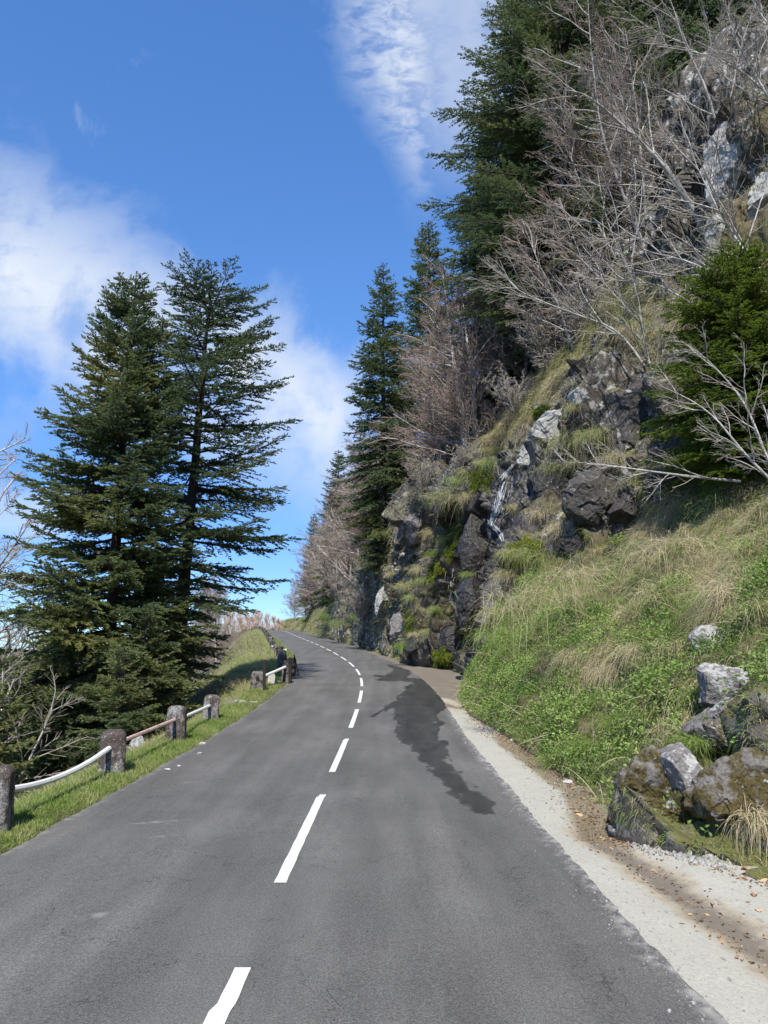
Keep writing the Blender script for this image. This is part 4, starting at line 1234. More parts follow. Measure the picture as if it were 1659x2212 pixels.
LM = [leaf_mesh(i) for i in range(6)]
lf = [(1345, 1777), (1367, 1780), (1451, 1815), (1515, 1810), (1520, 1816), (1572, 1838), (1578, 1848), (1590, 1860), (1626, 1857), (1638, 1890), (1648, 1895), (1610, 1880), (1640, 1968), (1388, 1800), (1420, 1806), (1650, 1905), (1655, 1885), (1630, 1935), (1480, 1822), (1235, 1748), (1245, 1755), (1252, 1762)]
for i, (px, py) in enumerate(lf):
    x, y, z_ = on_ground(px, py)
    s_ = rs.uniform(.05, .085)
    o = bpy.data.objects.new('dry_leaf', LM[i % 6]); put_obj(o)
    o.location = (x, y, z_ + s_ * .04); o.scale = (s_, s_, s_ * .8); o.rotation_euler = (rs.normal(0, .2), rs.normal(0, .2), rs.uniform(0, 6.28))
    tag(o, 'curled brown dry leaf lying in the stained concrete gutter', 'leaf', 'dry leaves in the gutter')


# ------------------------------------------------------------------ tufts, moss cushions
_bv += [BVHTree.FromPolygons(v_.tolist(), f_.tolist()) for v_, f_ in SOLIDS]


def surf_at(px, py, y):
    h_ = surf(px, py)
    return h_[0] if h_ is not None and abs(h_[0][1] - y) < 5 else at(px, py, y)


def tussock(name, c_, n, L, spread, tone, m, label, cat, group, seed, droop=1.0, w=.012, dirv=(-.35, -.3, .5)):
    rs = np.random.default_rng(seed)
    P = rs.normal(0, 1, (n, 3)) * spread * np.array([1, 1, .35])
    D = nrm(np.array(dirv) + rs.normal(0, .48, (n, 3)) + P / (spread + 1e-6) * .22)
    V, F, T = blades(rs, P, D, rs.uniform(.25, 1.15, n) * L, rs.uniform(.6, 1.2, n) * w, rs.uniform(.5, 1.5, n) * droop, np.clip(tone + rs.normal(0, .13, n), 0, 1), 5)
    o = mesh_obj(name, V, F, m, {'tone': T}); o.location = c_
    return tag(o, label, cat, group)


TG = 'straw tussocks on the cliff'
tus = [(1235, 950, 24.2, .55, .9), (1280, 940, 24.0, .5, .86), (1330, 990, 22.6, .4, .85), (1110, 1095, 25.2, .45, .84), (1160, 1110, 24.8, .4, .85), (1065, 975, 27.0, .4, .75), (1035, 1000, 27.6, .4, .72),
       (965, 1165, 29.2, .4, .8), (905, 1230, 31.5, .5, .75), (890, 1290, 32.5, .45, .72), (1140, 1195, 21.9, .5, .7), (1100, 1240, 21.2, .45, .7), (1215, 1140, 22.0, .4, .85), (940, 1315, 29.2, .35, .6),
       (895, 1370, 30.6, .3, .9), (1420, 1010, 21.0, .4, .8), (1010, 1075, 28.5, .45, .7), (960, 1070, 31, .5, .75), (1350, 720, 26, .6, .85), (1420, 560, 27, .6, .9), (1330, 660, 28, .6, .75), (1200, 1010, 25, .35, .8), (1240, 880, 26, .4, .65), (990, 1040, 29.5, .45, .72), (1000, 1020, 29, .4, .8), (975, 1090, 29, .45, .78), (935, 1150, 30, .45, .8), (945, 1195, 29, .4, .7), (905, 1205, 31, .45, .8), (915, 1255, 31, .45, .78), (880, 1265, 32, .4, .7), (885, 1325, 32, .4, .75), (870, 1395, 32, .35, .6), (925, 1365, 29, .35, .85), (1085, 1290, 21, .45, .72), (1075, 1325, 20, .4, .8), (1095, 1195, 22, .45, .62), (1130, 1165, 23, .45, .66), (1165, 1205, 21.5, .5, .75), (1290, 945, 24, .55, .9), (1310, 975, 23.5, .5, .88), (1255, 1000, 24, .5, .86), (1060, 1000, 27, .4, .75), (1200, 1175, 21, .45, .8), (1300, 1190, 20, .5, .8), (1010, 1240, 25, .25, .5), (985, 1340, 26, .25, .55), (700, 1330, 60, .7, .55), (730, 1345, 56, .7, .5), (660, 1340, 70, .8, .6), (845, 1240, 36, .4, .8), (770, 1330, 48, .5, .6)]
for i, (px, py, y, s_, tn) in enumerate(tus):
    rq_ = random.Random(900 + i)
    if i > 23 and i % 3 == 1: continue
    s_ *= rq_.uniform(.55, 1.15); tn += rq_.uniform(-.32, .08)
    tussock('grass_tussock', surf_at(px, py, y), int(420 + 420 * s_), s_ * rq_.uniform(.8, 1.2), s_ * rq_.uniform(.45, .75), tn, M['grass'], 'shaggy straw-coloured tussock hanging from a ledge of the rock cliff', 'tussock', TG, 2000 + i, 1.0, .011)
for i, (px, py, y, s_, lab) in enumerate([(1255, 1418, 13.2, .44, 'curtain of dead straw hanging over the left dark hollow of the bank'), (1322, 1450, 12.2, .36, 'round dead straw clump like a wig low on the bank'), (1390, 1402, 12.4, .38, 'grey straw hanging over the right dark hollow of the bank'), (1640, 1765, 5.9, .24, 'heap of dead pinkish stalks by the gutter at the right edge'), (1600, 1270, 11.5, .5, 'pale straw tussock high on the bank above the lichened boulder'), (1590, 1130, 14, .5, 'yellow-green tussock below the young fir')]):
    tussock('grass_tussock', surf_at(px, py, y), 900 if i != 3 else 400, s_, s_ * .42, .88 if i != 5 else .6, M['grass'], lab, 'tussock', None, 560 + i, 1.25, .007)
for i, (px, py, y, s_, lab) in enumerate([(1270, 1610, 9.6, .28, 'bright fine green tuft spilling toward the gutter from the bank'), (1200, 1640, 10.2, .2, 'green tuft at the foot of the bank beside the wet gutter'), (1340, 1560, 9.2, .26, 'silvery green fountain tuft above the small angular stone'), (1500, 1600, 7.4, .16, 'thin tuft between the lichened rocks')]):
    tussock('grass_tuft', surf_at(px, py, y), 700, s_ * 1.15, s_ * .45, .34, M['grass'], lab, 'grass tuft', None, 580 + i, .8, .006)


bank_t = [(1120, 1300, .7, .75), (1180, 1270, .6, .62), (1240, 1240, .6, .8), (1330, 1230, .7, .7), (1400, 1200, .8, .85), (1460, 1180, .8, .9), (1520, 1160, .7, .55), (1620, 1180, .7, .5), (1640, 1230, .6, .7), (1560, 1210, .6, .85), (1470, 1260, .6, .8), (1530, 1290, .5, .45),
          (1420, 1280, .5, .7), (1350, 1300, .5, .5), (1060, 1370, .5, .4), (1150, 1440, .4, .3), (1340, 1490, .4, .4), (1420, 1450, .45, .6), (1460, 1400, .45, .7), (1480, 1500, .35, .5), (1390, 1540, .3, .4), (1250, 1530, .35, .3), (1110, 1510, .35, .25), (1310, 1610, .25, .38), (1640, 1310, .4, .6), (1650, 1420, .35, .85), (1620, 1480, .3, .8), (1550, 1570, .2, .75), (1640, 1590, .22, .6), (1385, 1775, .13, .8), (1440, 1800, .12, .4), (1500, 1812, .13, .85), (1550, 1822, .13, .45), (1300, 1730, .12, .7), (1480, 1080, .8, .85), (1560, 1090, .7, .6), (1640, 1070, .6, .8)]
for i, (px, py, s_, tn) in enumerate(bank_t):
    tussock('grass_tussock', surf_at(px, py, 13), 380, s_ * (.6 if tn < .6 else .9), s_ * .40, tn, M['grass'], 'shaggy tussock of mixed green and straw blades on the grass bank', 'tussock', 'tussocks on the grass bank', 700 + i, .9, .006 + .004 * s_, (-.35 + .5 * random.Random(i).random(), -.3, .45))


def moss_patch(px, py, rx, ry, rot, seed, n, label, L=(.05, .13), tone=.5, mname='moss'):
    rs = np.random.default_rng(seed)
    Ps, Ns = [], []
    for _ in range(n):
        r_, a_ = math.sqrt(rs.random()), rs.uniform(0, 6.283)
        r_ *= .75 + .4 * math.sin(a_ * 3 + seed) * math.sin(a_ * 2 - seed * .7)
        ex, ey = r_ * rx * math.cos(a_), r_ * ry * math.sin(a_)
        h_ = surf(px + ex * math.cos(rot) - ey * math.sin(rot), py + ex * math.sin(rot) + ey * math.cos(rot))
        if h_: Ps.append(h_[0]); Ns.append(h_[1])
    Ps, Ns = np.array(Ps), np.array(Ns)
    k_ = np.abs(Ps[:, 1] - np.median(Ps[:, 1])) < 1.6
    Ps, Ns = np.repeat(Ps[k_], 9, 0), np.repeat(Ns[k_], 9, 0)
    n = len(Ps); Ps = Ps + rs.normal(0, .035, (n, 3))
    D = nrm(Ns * .7 + np.array([0, 0, -.15]) + rs.normal(0, .45, (n, 3)))
    c_ = Ps.mean(0)
    tn = np.clip(tone + .5 * fbm(Ps * 3, 3, seed) + rs.normal(0, .12, n), 0, 1)
    V, F, T = blades(rs, Ps - c_, D, rs.uniform(*L, n), rs.uniform(.012, .022, n) * min(1, L[1] / .06), rs.uniform(.3, 1.1, n), tn, 2)
    o = mesh_obj('moss_cushion', V, F, M[mname], {'tone': T}); o.location = c_
    return tag(o, label, 'moss')


moss_patch(958, 1420, 24, 30, 0, 601, 420, 'bright green moss cushion at the foot of the wet cliff', tone=.6)
moss_patch(1035, 1032, 30, 32, 0, 602, 420, 'olive moss cushion on the brow left of the waterfall')
moss_patch(975, 1170, 18, 62, .35, 603, 560, 'long bright green moss streak left of the tall wet slab', tone=.65)
moss_patch(940, 1235, 16, 40, .55, 604, 300, 'lower tongue of green moss above the leaning wet block', tone=.65)
moss_patch(1140, 1185, 45, 40, 0, 605, 500, 'rusty yellow-green mossy hump beside the end of the waterfall', tone=.8)
moss_patch(1565, 1150, 14, 40, .5, 606, 240, 'yellow mossy stump on the upper bank', tone=.95)
moss_patch(1165, 890, 34, 14, -.7, 607, 260, 'dark moss fringe along the top edge of the white slab', tone=.35)
moss_patch(885, 1350, 14, 40, 0, 608, 200, 'greenish moss strip on the far rocks by the verge', tone=.55)

# ------------------------------------------------------------------ waterfall
rs = np.random.default_rng(71)


def trickle(path, n, wpx, rad, label, ln=(.06, .2)):
    path = np.array(path, float); src = np.linspace(0, 1, len(path)); parts = []
    for i in range(n):
        t0 = rs.uniform(-.05, .95); l_ = rs.uniform(*ln); sp = rs.normal(0, 1); pts = []
        for t in np.linspace(t0, t0 + l_, 5):
            t = min(max(t, 0), 1)
            w_ = np.interp(t, src, wpx)
            h_ = surf(np.interp(t, src, path[:, 0]) + sp * w_ + rs.normal(0, .6), np.interp(t, src, path[:, 1]))
            if h_: pts.append(h_[0] + h_[1] * rs.uniform(.01, .05))
        if len(pts) == 5 and np.abs(np.diff(np.array(pts)[:, 1])).max() < .35: parts.append(pts)
    parts = np.array(parts)
    Vw, Fw = tubes(parts, np.repeat(rs.uniform(.3, 1, len(parts))[:, None] * rad, 5, 1) * np.array([.4, 1, 1, .8, .3]), 5)
    tag(mesh_obj('waterfall', Vw, Fw, M['water'], None, True), label, 'waterfall')


trickle([(1108, 1003), (1092, 1035), (1080, 1070), (1072, 1105), (1062, 1130), (1078, 1150), (1084, 1170)], 210, [3, 8, 11, 9, 3, 5, 3], .014, 'thin white waterfall trickling down the dark wet cliff')
trickle([(979, 1226), (976, 1260), (973, 1300)], 24, [2, 2, 2], .010, 'faint second trickle of water below the green moss streak')


# ------------------------------------------------------------------ conifers
def fir_parts(seed, H, Rr, cb=.08, whorl=.42, nb=6, sec=.16, shoot=.085, sl=.15, sw=.016, asym=None, top=40, bot=-12, pw=.75, trunk_r=None, droop=.14, tilt=(0, 0), keep=1.0, maxsec=1.1, round_top=0.0, dens=1.7):
    rs = np.random.default_rng(seed)
    z0 = cb * H; nw = int((H * .985 - z0) / whorl)
    br, brr = [], []
    sP, sD, sL = [], [], []
    lean = lambda z: np.array([tilt[0] * z / H, tilt[1] * z / H, 0])
    MM = 9; uu = np.linspace(0, 1, MM)
    for w in range(nw):
        zb = z0 + (H * .985 - z0) * (w / nw) ** .86
        for b_ in range(nb):
            if rs.random() > keep: continue
            z = zb + rs.uniform(-.5, .5) * whorl; t = (z - z0) / (H - z0)
            if t >= .995: continue
            az = rs.uniform(0, 2 * math.pi)
            L = Rr * ((1 - t) ** pw + round_top * (1 - t) ** .3 * t) * min(1, .62 + t * 2.4) * rs.uniform(.72, 1.1)
            if asym: L *= asym(az, t)
            L = max(L, .16)
            e = R(bot + (top - bot) * max(t, 0) ** 1.4 + rs.normal(0, 6))
            hx = np.array([math.cos(az), math.sin(az), 0.0]); sdv = np.array([-hx[1], hx[0], 0])
            wob = rs.normal(0, .05) * L
            pts = lean(z) + np.array([0, 0, z]) + hx * (uu * L * math.cos(e))[:, None] + sdv * (wob * uu ** 2)[:, None]
            pts[:, 2] += uu * L * math.sin(e) - droop * L * uu ** 2 * (1 - t) + .11 * L * uu ** 3.5
            br.append(pts); brr.append(np.interp(uu, [0, 1], [.012 + .011 * L, .005]))
            ns = max(3, int(L / sec) * 2)
            u = .10 + .90 * (np.arange(ns) + rs.random(ns)) / ns
            ls = np.clip((.40 * L * (1 - u) + .17 + .05 * L) * rs.uniform(.55, 1.15, ns), .1, maxsec)
            pb = np.stack([np.interp(u, uu, pts[:, c_]) for c_ in range(3)], -1)
            tg = nrm(np.stack([np.interp(u, uu, np.gradient(pts[:, c_])) for c_ in range(3)], -1))
            sg = np.where(np.arange(ns) % 2, 1.0, -1.0)
            an = R(52) * (1 - .55 * u ** 3) * rs.uniform(.7, 1.2, ns)
            D = tg * np.cos(an)[:, None] + sdv * (sg * np.sin(an))[:, None]
            D[:, 2] += rs.normal(-.04, .13, ns)
            sP.append(pb); sD.append(nrm(D)); sL.append(ls)
    sP, sD, sL = np.concatenate(sP), np.concatenate(sD), np.concatenate(sL)
    cnt = np.maximum(2, (sL / shoot * dens).astype(int)) * 2
    k_ = np.repeat(np.arange(len(sP)), cnt); n = len(k_)
    u = rs.random(n) ** .85
    P = sP[k_] + sD[k_] * (sL[k_] * u)[:, None]
    P[:, 2] -= (sL[k_] * .13 * u ** 2)
    lat = nrm(np.cross(sD[k_], np.array([0, 0, 1.0]) + rs.normal(0, .25, (n, 3))))
    sg = np.where(rs.random(n) < .5, -1.0, 1.0)
    an = R(46) * rs.uniform(.3, 1.25, n)
    D = nrm(sD[k_] * np.cos(an)[:, None] + lat * (sg * np.sin(an))[:, None] + np.stack([0 * an, 0 * an, rs.normal(.07, .17, n)], -1))
    L = sl * rs.uniform(.6, 1.25, n) * (1 - .3 * u)
    ntree = fbm(P * .55 + seed, 3, seed)
    tone = np.clip(.38 + .45 * ntree + .18 * (u - .4) + rs.normal(0, .13, n), 0, 1)
    V, F, T = kites(rs, P, D, L, sw * rs.uniform(.7, 1.2, n), tone, 2, .5)
    # twigs of the side branches
    tp = np.stack([sP, sP + sD * (sL * .5)[:, None], sP + sD * sL[:, None]], 1); tp[:, 1, 2] -= sL * .03; tp[:, 2, 2] -= sL * .13
    tr = np.repeat(np.array([[.006, .004, .002]]), len(tp), 0)
    zt = np.linspace(-.6, H, 16)
    r0 = trunk_r or (.012 * H + .02)
    tk = np.stack([np.zeros(16) + rs.normal(0, .012, 16), rs.normal(0, .012, 16), zt], -1) + np.array([lean(max(z, 0)) for z in zt])
    Vt, Ft = tubes(tk[None], (r0 * (1 - np.clip(zt, 0, H) / H) ** .85 + .012)[None], 10)
    Vb, Fb = tubes(np.array(br), np.array(brr), 5)
    Vs, Fs = tubes(tp, tr, 3)
    VT, FT = join([(Vt, Ft), (Vb, Fb), (Vs, Fs)])
    return (VT, FT), (V, F, T)


def fir(name, loc, label, cat, group=None, rz=0, mats=('bark_dark', 'needle'), **kw):
    (VT, FT), (V, F, T) = fir_parts(**kw)
    root = empty(name, loc, rz); tag(root, label, cat, group)
    mesh_obj('trunk', VT, FT, M[mats[0]], None, True, root)
    mesh_obj('crown', V, F, M[mats[1]], {'tone': T}, False, root)
    return root


def angd(a_, b_): return abs((a_ - b_ + math.pi) % (2 * math.pi) - math.pi)


# the two firs below the left verge
xa, ya = -7.35, 20.0
za = left_z(xa, ya)
firA = fir('fir_tree', (xa, ya, za), 'broad dark spruce, left one of the tall pair below the guard posts', 'conifer', 'pair of tall spruces on the left slope', seed=11, H=12.25 - za, Rr=3.6, cb=.03, whorl=.36, nb=8, pw=.62, sec=.13, dens=2.0, top=34, bot=-8, droop=.10, tilt=(.15, 0), asym=lambda a_, t: 1.0 + .24 * max(0, -math.cos(a_)) * (1 - t) - .12 * max(0, math.cos(a_)))
xb, yb = -6.25, 22.6
zb_ = left_z(xb, yb)
firB = fir('fir_tree', (xb, yb, zb_), 'open-crowned round-topped spruce, right one of the tall pair below the guard posts', 'conifer', 'pair of tall spruces on the left slope', seed=12, H=13.45 - zb_, Rr=3.55, cb=.05, whorl=.52, nb=7, pw=.42, top=20, bot=-9, droop=.10, sec=.155, dens=1.7, tilt=(.6, 0), keep=.82, trunk_r=.23, round_top=.25, asym=lambda a_, t: (.8 if angd(a_, math.pi) < 1.0 and t > .25 else 1.0) * float(np.interp(t, [0, .12, .25, .38, .6, .85], [.45, .55, .82, 1.0, 1.0, 1.15])))

# big fir on the crag, upper right, and its neighbours
bigf = fir('fir_tree', (8.9, 32.5, hill_at(8.9, 32.5) - .5), 'huge dark fir leaning out from the top of the cliff, its top outside the frame', 'conifer', seed=13, H=27.5, Rr=6.4, cb=.03, whorl=.55, nb=7, sec=.20, shoot=.09, sl=.17, sw=.020, pw=.55, top=25, bot=-16, asym=lambda a_, t: 1.0 + .18 * max(0, -math.cos(a_)) * (t < .5), tilt=(-.6, -1.0), trunk_r=.4, maxsec=1.6, keep=.95)
proto = fir('fir_tree', (-.05, 41.5, hill_at(.5, 41.5) - .6), 'dense dark fir standing on the cliff edge, left of the big pale beech', 'conifer', 'firs along the far cliff', seed=14, H=16.5, Rr=3.1, cb=.02, whorl=.45, nb=7, sec=.19, shoot=.10, sl=.20, sw=.024, pw=.62, top=35, bot=-18, keep=.92)
more = [((3.1, 47.5), 21.5, 1.05, 'taller fir with a ragged bare-sided top behind the beech crowns', 1.9), ((-4.5, 71), 16.0, 1.1, 'narrow distant fir whose tip stands left of the dense dark fir', 3.1), ((-9.9, 103), 15.0, 1.0, 'small distant fir sticking out at the left end of the wooded slope', 4.4), ((1.2, 58), 19, 1.0, 'slim fir between the two farthest beech groups', 5.3),
        ((12.8, 35), 25, 1.5, 'dark fir behind the bare branches right of the huge fir', 2.2), ((6.5, 40), 20, 1.2, 'dark fir behind the beech trunks on the upper slope', .7), ((17.5, 33), 22, 1.5, 'brownish fir high at the top right corner above the crag', 3.7), ((9.5, 46), 22, 1.2, 'half-hidden fir deep in the wood behind the huge fir', 5.0)]
for (x, y), H_, wd, lb, rz in more:
    c = copy_tree(proto); c['label'] = lb
    c.location = (x, y, hill_at(x, y) - .4); c.scale = (wd * H_ / 16.5 * .95, wd * H_ / 16.5 * .95, H_ / 16.5); c.rotation_euler = (0, 0, rz)
# small fir low on the far cliff edge
sm = fir('fir_tree', tuple(at(800, 1215, 41) + np.array([.3, .4, -.3])), 'small drooping fir sprouting from the rocks above the white-spotted slab', 'conifer', seed=15, H=3.4, Rr=1.25, cb=.04, whorl=.24, nb=6, sec=.14, shoot=.1, sl=.17, sw=.024, pw=.6, top=30, bot=-25)
# young bright fir on the bank, right edge
xg, yg = 7.9, 15.6
yf = fir('fir_tree', (xg, yg, hill_at(xg, yg) - .3), 'bright green young fir at the right edge above the bank', 'conifer', seed=16, H=5.3, Rr=2.3, cb=.10, whorl=.22, nb=8, sec=.11, shoot=.05, sl=.10, sw=.012, pw=.42, top=25, bot=-18, mats=('bark_dark', 'needle_bright'), maxsec=.8)
# low conifers filling the slope under the left firs
under = fir('fir_tree', (-8.4, 16.5, left_z(-8.4, 16.5) - .2), 'low young spruce below the lichen-topped guard post', 'conifer', 'young spruces down the left slope', seed=17, H=5.0, Rr=2.1, cb=.02, whorl=.28, nb=7, sec=.14, shoot=.08, sl=.14, sw=.017, pw=.7, top=35, bot=-14)
for (x, y), s_, lb, rz in (((-6.5, 12.6), .68, 'low young spruce behind the bent white rail', 2.0), ((-5.6, 16.2), .62, 'small spruce behind the faded red rail', 4.1), ((-11.2, 17.5), 1.25, 'young spruce among the bare trees at the left edge', 1.1), ((-9.3, 22.5), 1.3, 'shaded young spruce between the big spruce trunks and the left edge', 5.2), ((-5.9, 18.6), .8, 'dark low spruce under the open-crowned tall spruce', 3.0), ((-8.3, 27), 1.35, 'shaded spruce behind the pair of tall spruces', .4), ((-14, 24), 1.8, 'spruce further down the left slope', 2.6), ((-4.9, 8.9), .34, 'tiny spruce seedling under the white rail', 2.9)):
    c = copy_tree(under); c['label'] = lb
    c.location = (x, y, left_z(x, y) - .2); c.scale = (s_,) * 3; c.rotation_euler = (0, 0, rz)


# ------------------------------------------------------------------ bare trees
def grow(rs, par, plen, n, lenf, ang, upb, Mp, u0=.15, u1=1.0, wig=.16, lean=(0, 0, 0), lmin=.08):
    N, Mq, _ = par.shape
    k_ = np.repeat(np.arange(N), n); n_ = len(k_)
    u = u0 + (u1 - u0) * (np.tile((np.arange(n) + .5) / n, N) + rs.uniform(-.5, .5, n_) / n)
    f = u * (Mq - 1); i = np.clip(f.astype(int), 0, Mq - 2); g = (f - i)[:, None]
    p0 = par[k_, i] * (1 - g) + par[k_, i + 1] * g
    tg = nrm(par[k_, i + 1] - par[k_, i])
    pe = nrm(np.cross(tg, rs.normal(size=(n_, 3))))
    an = R(ang) * rs.uniform(.65, 1.3, n_)
    D = tg * np.cos(an)[:, None] + pe * np.sin(an)[:, None] + np.array([0, 0, upb]) + np.array(lean)
    D = nrm(D)
    L = np.maximum(plen[k_] * lenf * (1.15 - .75 * u) * rs.uniform(.55, 1.2, n_), lmin)
    pts = [p0]
    for s_ in range(Mp - 1):
        D = nrm(D + rs.normal(0, wig, (n_, 3)) + np.array([0, 0, upb * .15]))
        pts.append(pts[-1] + D * (L / (Mp - 1))[:, None])
    return np.stack(pts, 1), L


def taper(L, Mp, r0, r1): return np.clip(L[:, None], 0, None) ** .8 * r0 * np.linspace(1, .35, Mp)[None] + r1


def bare_parts(rs, trunk, r0, n=(16, 9, 6), lenf=(.42, .42, .45), ang=(52, 48, 45), upb=(.15, .1, .05), lean=(0, 0, 0), tw=.005, u0=.15, wig=.11, rr=.011, fourth=0):
    trunk = np.asarray(trunk, float)
    T = np.stack([np.interp(np.linspace(0, 1, 16), np.linspace(0, 1, len(trunk)), trunk[:, c_]) for c_ in range(3)], -1)
    T[1:-1] += rs.normal(0, .006 * np.linalg.norm(trunk[-1] - trunk[0]), (14, 3)) * .5
    for _ in range(2): T[1:-1] = (T[:-2] + 2 * T[1:-1] + T[2:]) / 4
    ln = np.array([np.linalg.norm(np.diff(T, axis=0), axis=1).sum()])
    l1, L1 = grow(rs, T[None], ln, n[0], lenf[0], ang[0], upb[0], 8, u0, .98, wig, lean)
    l2, L2 = grow(rs, l1, L1, n[1], lenf[1], ang[1], upb[1], 6, .15, 1, wig, lean)
    l3, L3 = grow(rs, l2, L2, n[2], lenf[2], ang[2], upb[2], 4, .2, 1, wig, lean)
    V0, F0 = tubes(T[None], (r0 * np.linspace(1, .12, 16))[None], 8)
    V1, F1 = tubes(l1, taper(L1, 8, rr, tw * 1.4), 5)
    V2, F2 = tubes(l2, taper(L2, 6, rr * .8, tw), 4)
    tw_list = [(V2, F2), tubes(l3, taper(L3, 4, rr * .4, tw * .75), 3)]
    if fourth:
        l4, L4 = grow(rs, l3, L3, fourth, .5, 42, .05, 3, .2, 1, wig, lean)
        tw_list.append(tubes(l4, taper(L4, 3, rr * .3, tw * .6), 3))
    return join([(V0, F0), (V1, F1)]), join(tw_list)


def bare_tree(name, loc, label, cat, group=None, mats=('bark_pale', 'twig_brown'), seed=1, trunks=None, r0=.1, **kw):
    rs = np.random.default_rng(seed)
    A, B = [], []
    for tr in trunks:
        a_, b_ = bare_parts(rs, np.asarray(tr, float), r0 if np.isscalar(r0) else r0.pop(0), **kw)
        A.append(a_); B.append(b_)
    VA, FA = join(A); VB, FB = join(B)
    root = empty(name, loc); tag(root, label, cat, group)
    mesh_obj('trunk', VA, FA, M[mats[0]], None, True, root)
    mesh_obj('crown', VB, FB, M[mats[1]], None, True, root)
    return root


# three beech forms, copied along the slope
beech_g = 'bare beeches on the far slope'
b1 = bare_tree('beech_tree', (4.0, 34.5, hill_at(4.0, 34.5) - .6), 'tall pale-stemmed bare beech with two close trunks above the mossy brow', 'bare tree', beech_g, seed=31, r0=.17,
               trunks=[[(0, 0, 0), (-.25, -.1, 3), (-.7, -.2, 6.5), (-1.1, -.3, 10.5)], [(.5, .1, 0), (.4, 0, 3), (.15, -.1, 6), (-.1, -.1, 9)]], n=(40, 14, 9), lenf=(.38, .44, .55), ang=(62, 45, 42), upb=(.10, .03, .02), lean=(-.22, -.12, 0), u0=.06, tw=.006)
b2 = bare_tree('beech_tree', (3.2, 40.5, hill_at(3.2, 40.5) - .3), 'reddish bushy bare beech just right of the dense dark fir', 'bare tree', beech_g, seed=32, r0=.11,
               trunks=[[(0, 0, 0), (-.2, -.1, 2.5), (-.5, -.2, 5.5), (-.6, -.3, 8.5)]], n=(46, 14, 9), lenf=(.44, .44, .58), ang=(58, 45, 42), upb=(.12, .03, .02), lean=(-.25, -.12, 0), u0=.03, tw=.0065)
b3 = bare_tree('beech_tree', (5.2, 38.5, hill_at(5.2, 38.5) - .3), 'slender grey bare beech at the right of the beech group', 'bare tree', beech_g, seed=33, r0=.09,
               trunks=[[(0, 0, 0), (.1, -.1, 3), (-.1, -.2, 6), (-.4, -.3, 9)], [(-.8, 0, 0), (-1.0, -.1, 3), (-1.3, -.1, 6)]], n=(32, 13, 9), lenf=(.40, .44, .55), ang=(60, 45, 42), upb=(.10, .03, .02), lean=(-.22, -.1, 0), u0=.05, tw=.006, mats=('bark_pale', 'twig_grey'))
def brow(y, inward=.4):
    i = int(np.argmin(np.abs(ty - y)))
    return float(CP[i, 4, 0]) + inward


cop = [(b2, 4.6, 44, 1.15, .4, 'tall reddish bare beech against the ragged fir'), (b2, brow(48), 49, .9, 1.9, 'bare beech growing from the cliff edge below the dense fir'), (b1, brow(51), 51, .95, .3, 'pale-trunked bare beech leaning over the far rocks'), (b2, brow(56), 56, 1.15, 2.6, 'brown bare beech in the middle of the far row'),
       (b2, brow(61), 61, 1.2, 4.0, 'brown bare beech left of the middle of the far row'), (b3, brow(66), 66, 1.2, .2, 'thin grey bare beech in the far row'), (b2, brow(71), 71, 1.3, 5.1, 'rust-brown bare beech under the narrow distant fir'), (b2, brow(77), 77, 1.3, .9, 'bare beech where the far row begins to shrink'),
       (b2, brow(84), 84, 1.3, 3.3, 'bare beech seventh from the far end of the row'), (b2, brow(91), 91, 1.3, 2.2, 'bare beech sixth from the far end of the row'), (b2, brow(99), 99, 1.25, 1.2, 'bare beech fifth from the far end of the row'), (b2, brow(107), 107, 1.15, 2.9, 'bare beech fourth from the far end of the row'), (b2, brow(115), 115, 1.05, 4.4, 'bare beech leaning over the crest, third from the far end'), (b2, brow(124), 124, .95, .1, 'bare beech beyond the crest, next to last in the row'), (b2, brow(133), 133, .8, 1.7, 'last bare beech where the row meets the sky'),
       (b2, 5.5, 43, 1.2, 3.6, 'bare beech filling the gap under the huge fir'), (b3, 7.2, 36.2, 1.1, 1.0, 'grey bare beech in shade below the huge fir'), (b2, 0.8, 53, 1.1, 4.9, 'bare beech higher up behind the far row'),
       (b2, -2.0, 70, 1.3, 1.4, 'bare beech higher up at the back of the far row'), (b2, -4.6, 88, 1.3, 4.1, 'bare beech at the back of the far row under the small distant fir'), (b1, 10.5, 30.5, .95, 2.5, 'bare beech on the slope above the white slab')]
for src, x, y, s_, rz, lb in cop:
    c = copy_tree(src); c['label'] = lb
    c.location = (x, y, hill_at(x, y) - .3); c.scale = (s_,) * 3; c.rotation_euler = (0, 0, rz if src is b2 else 0)

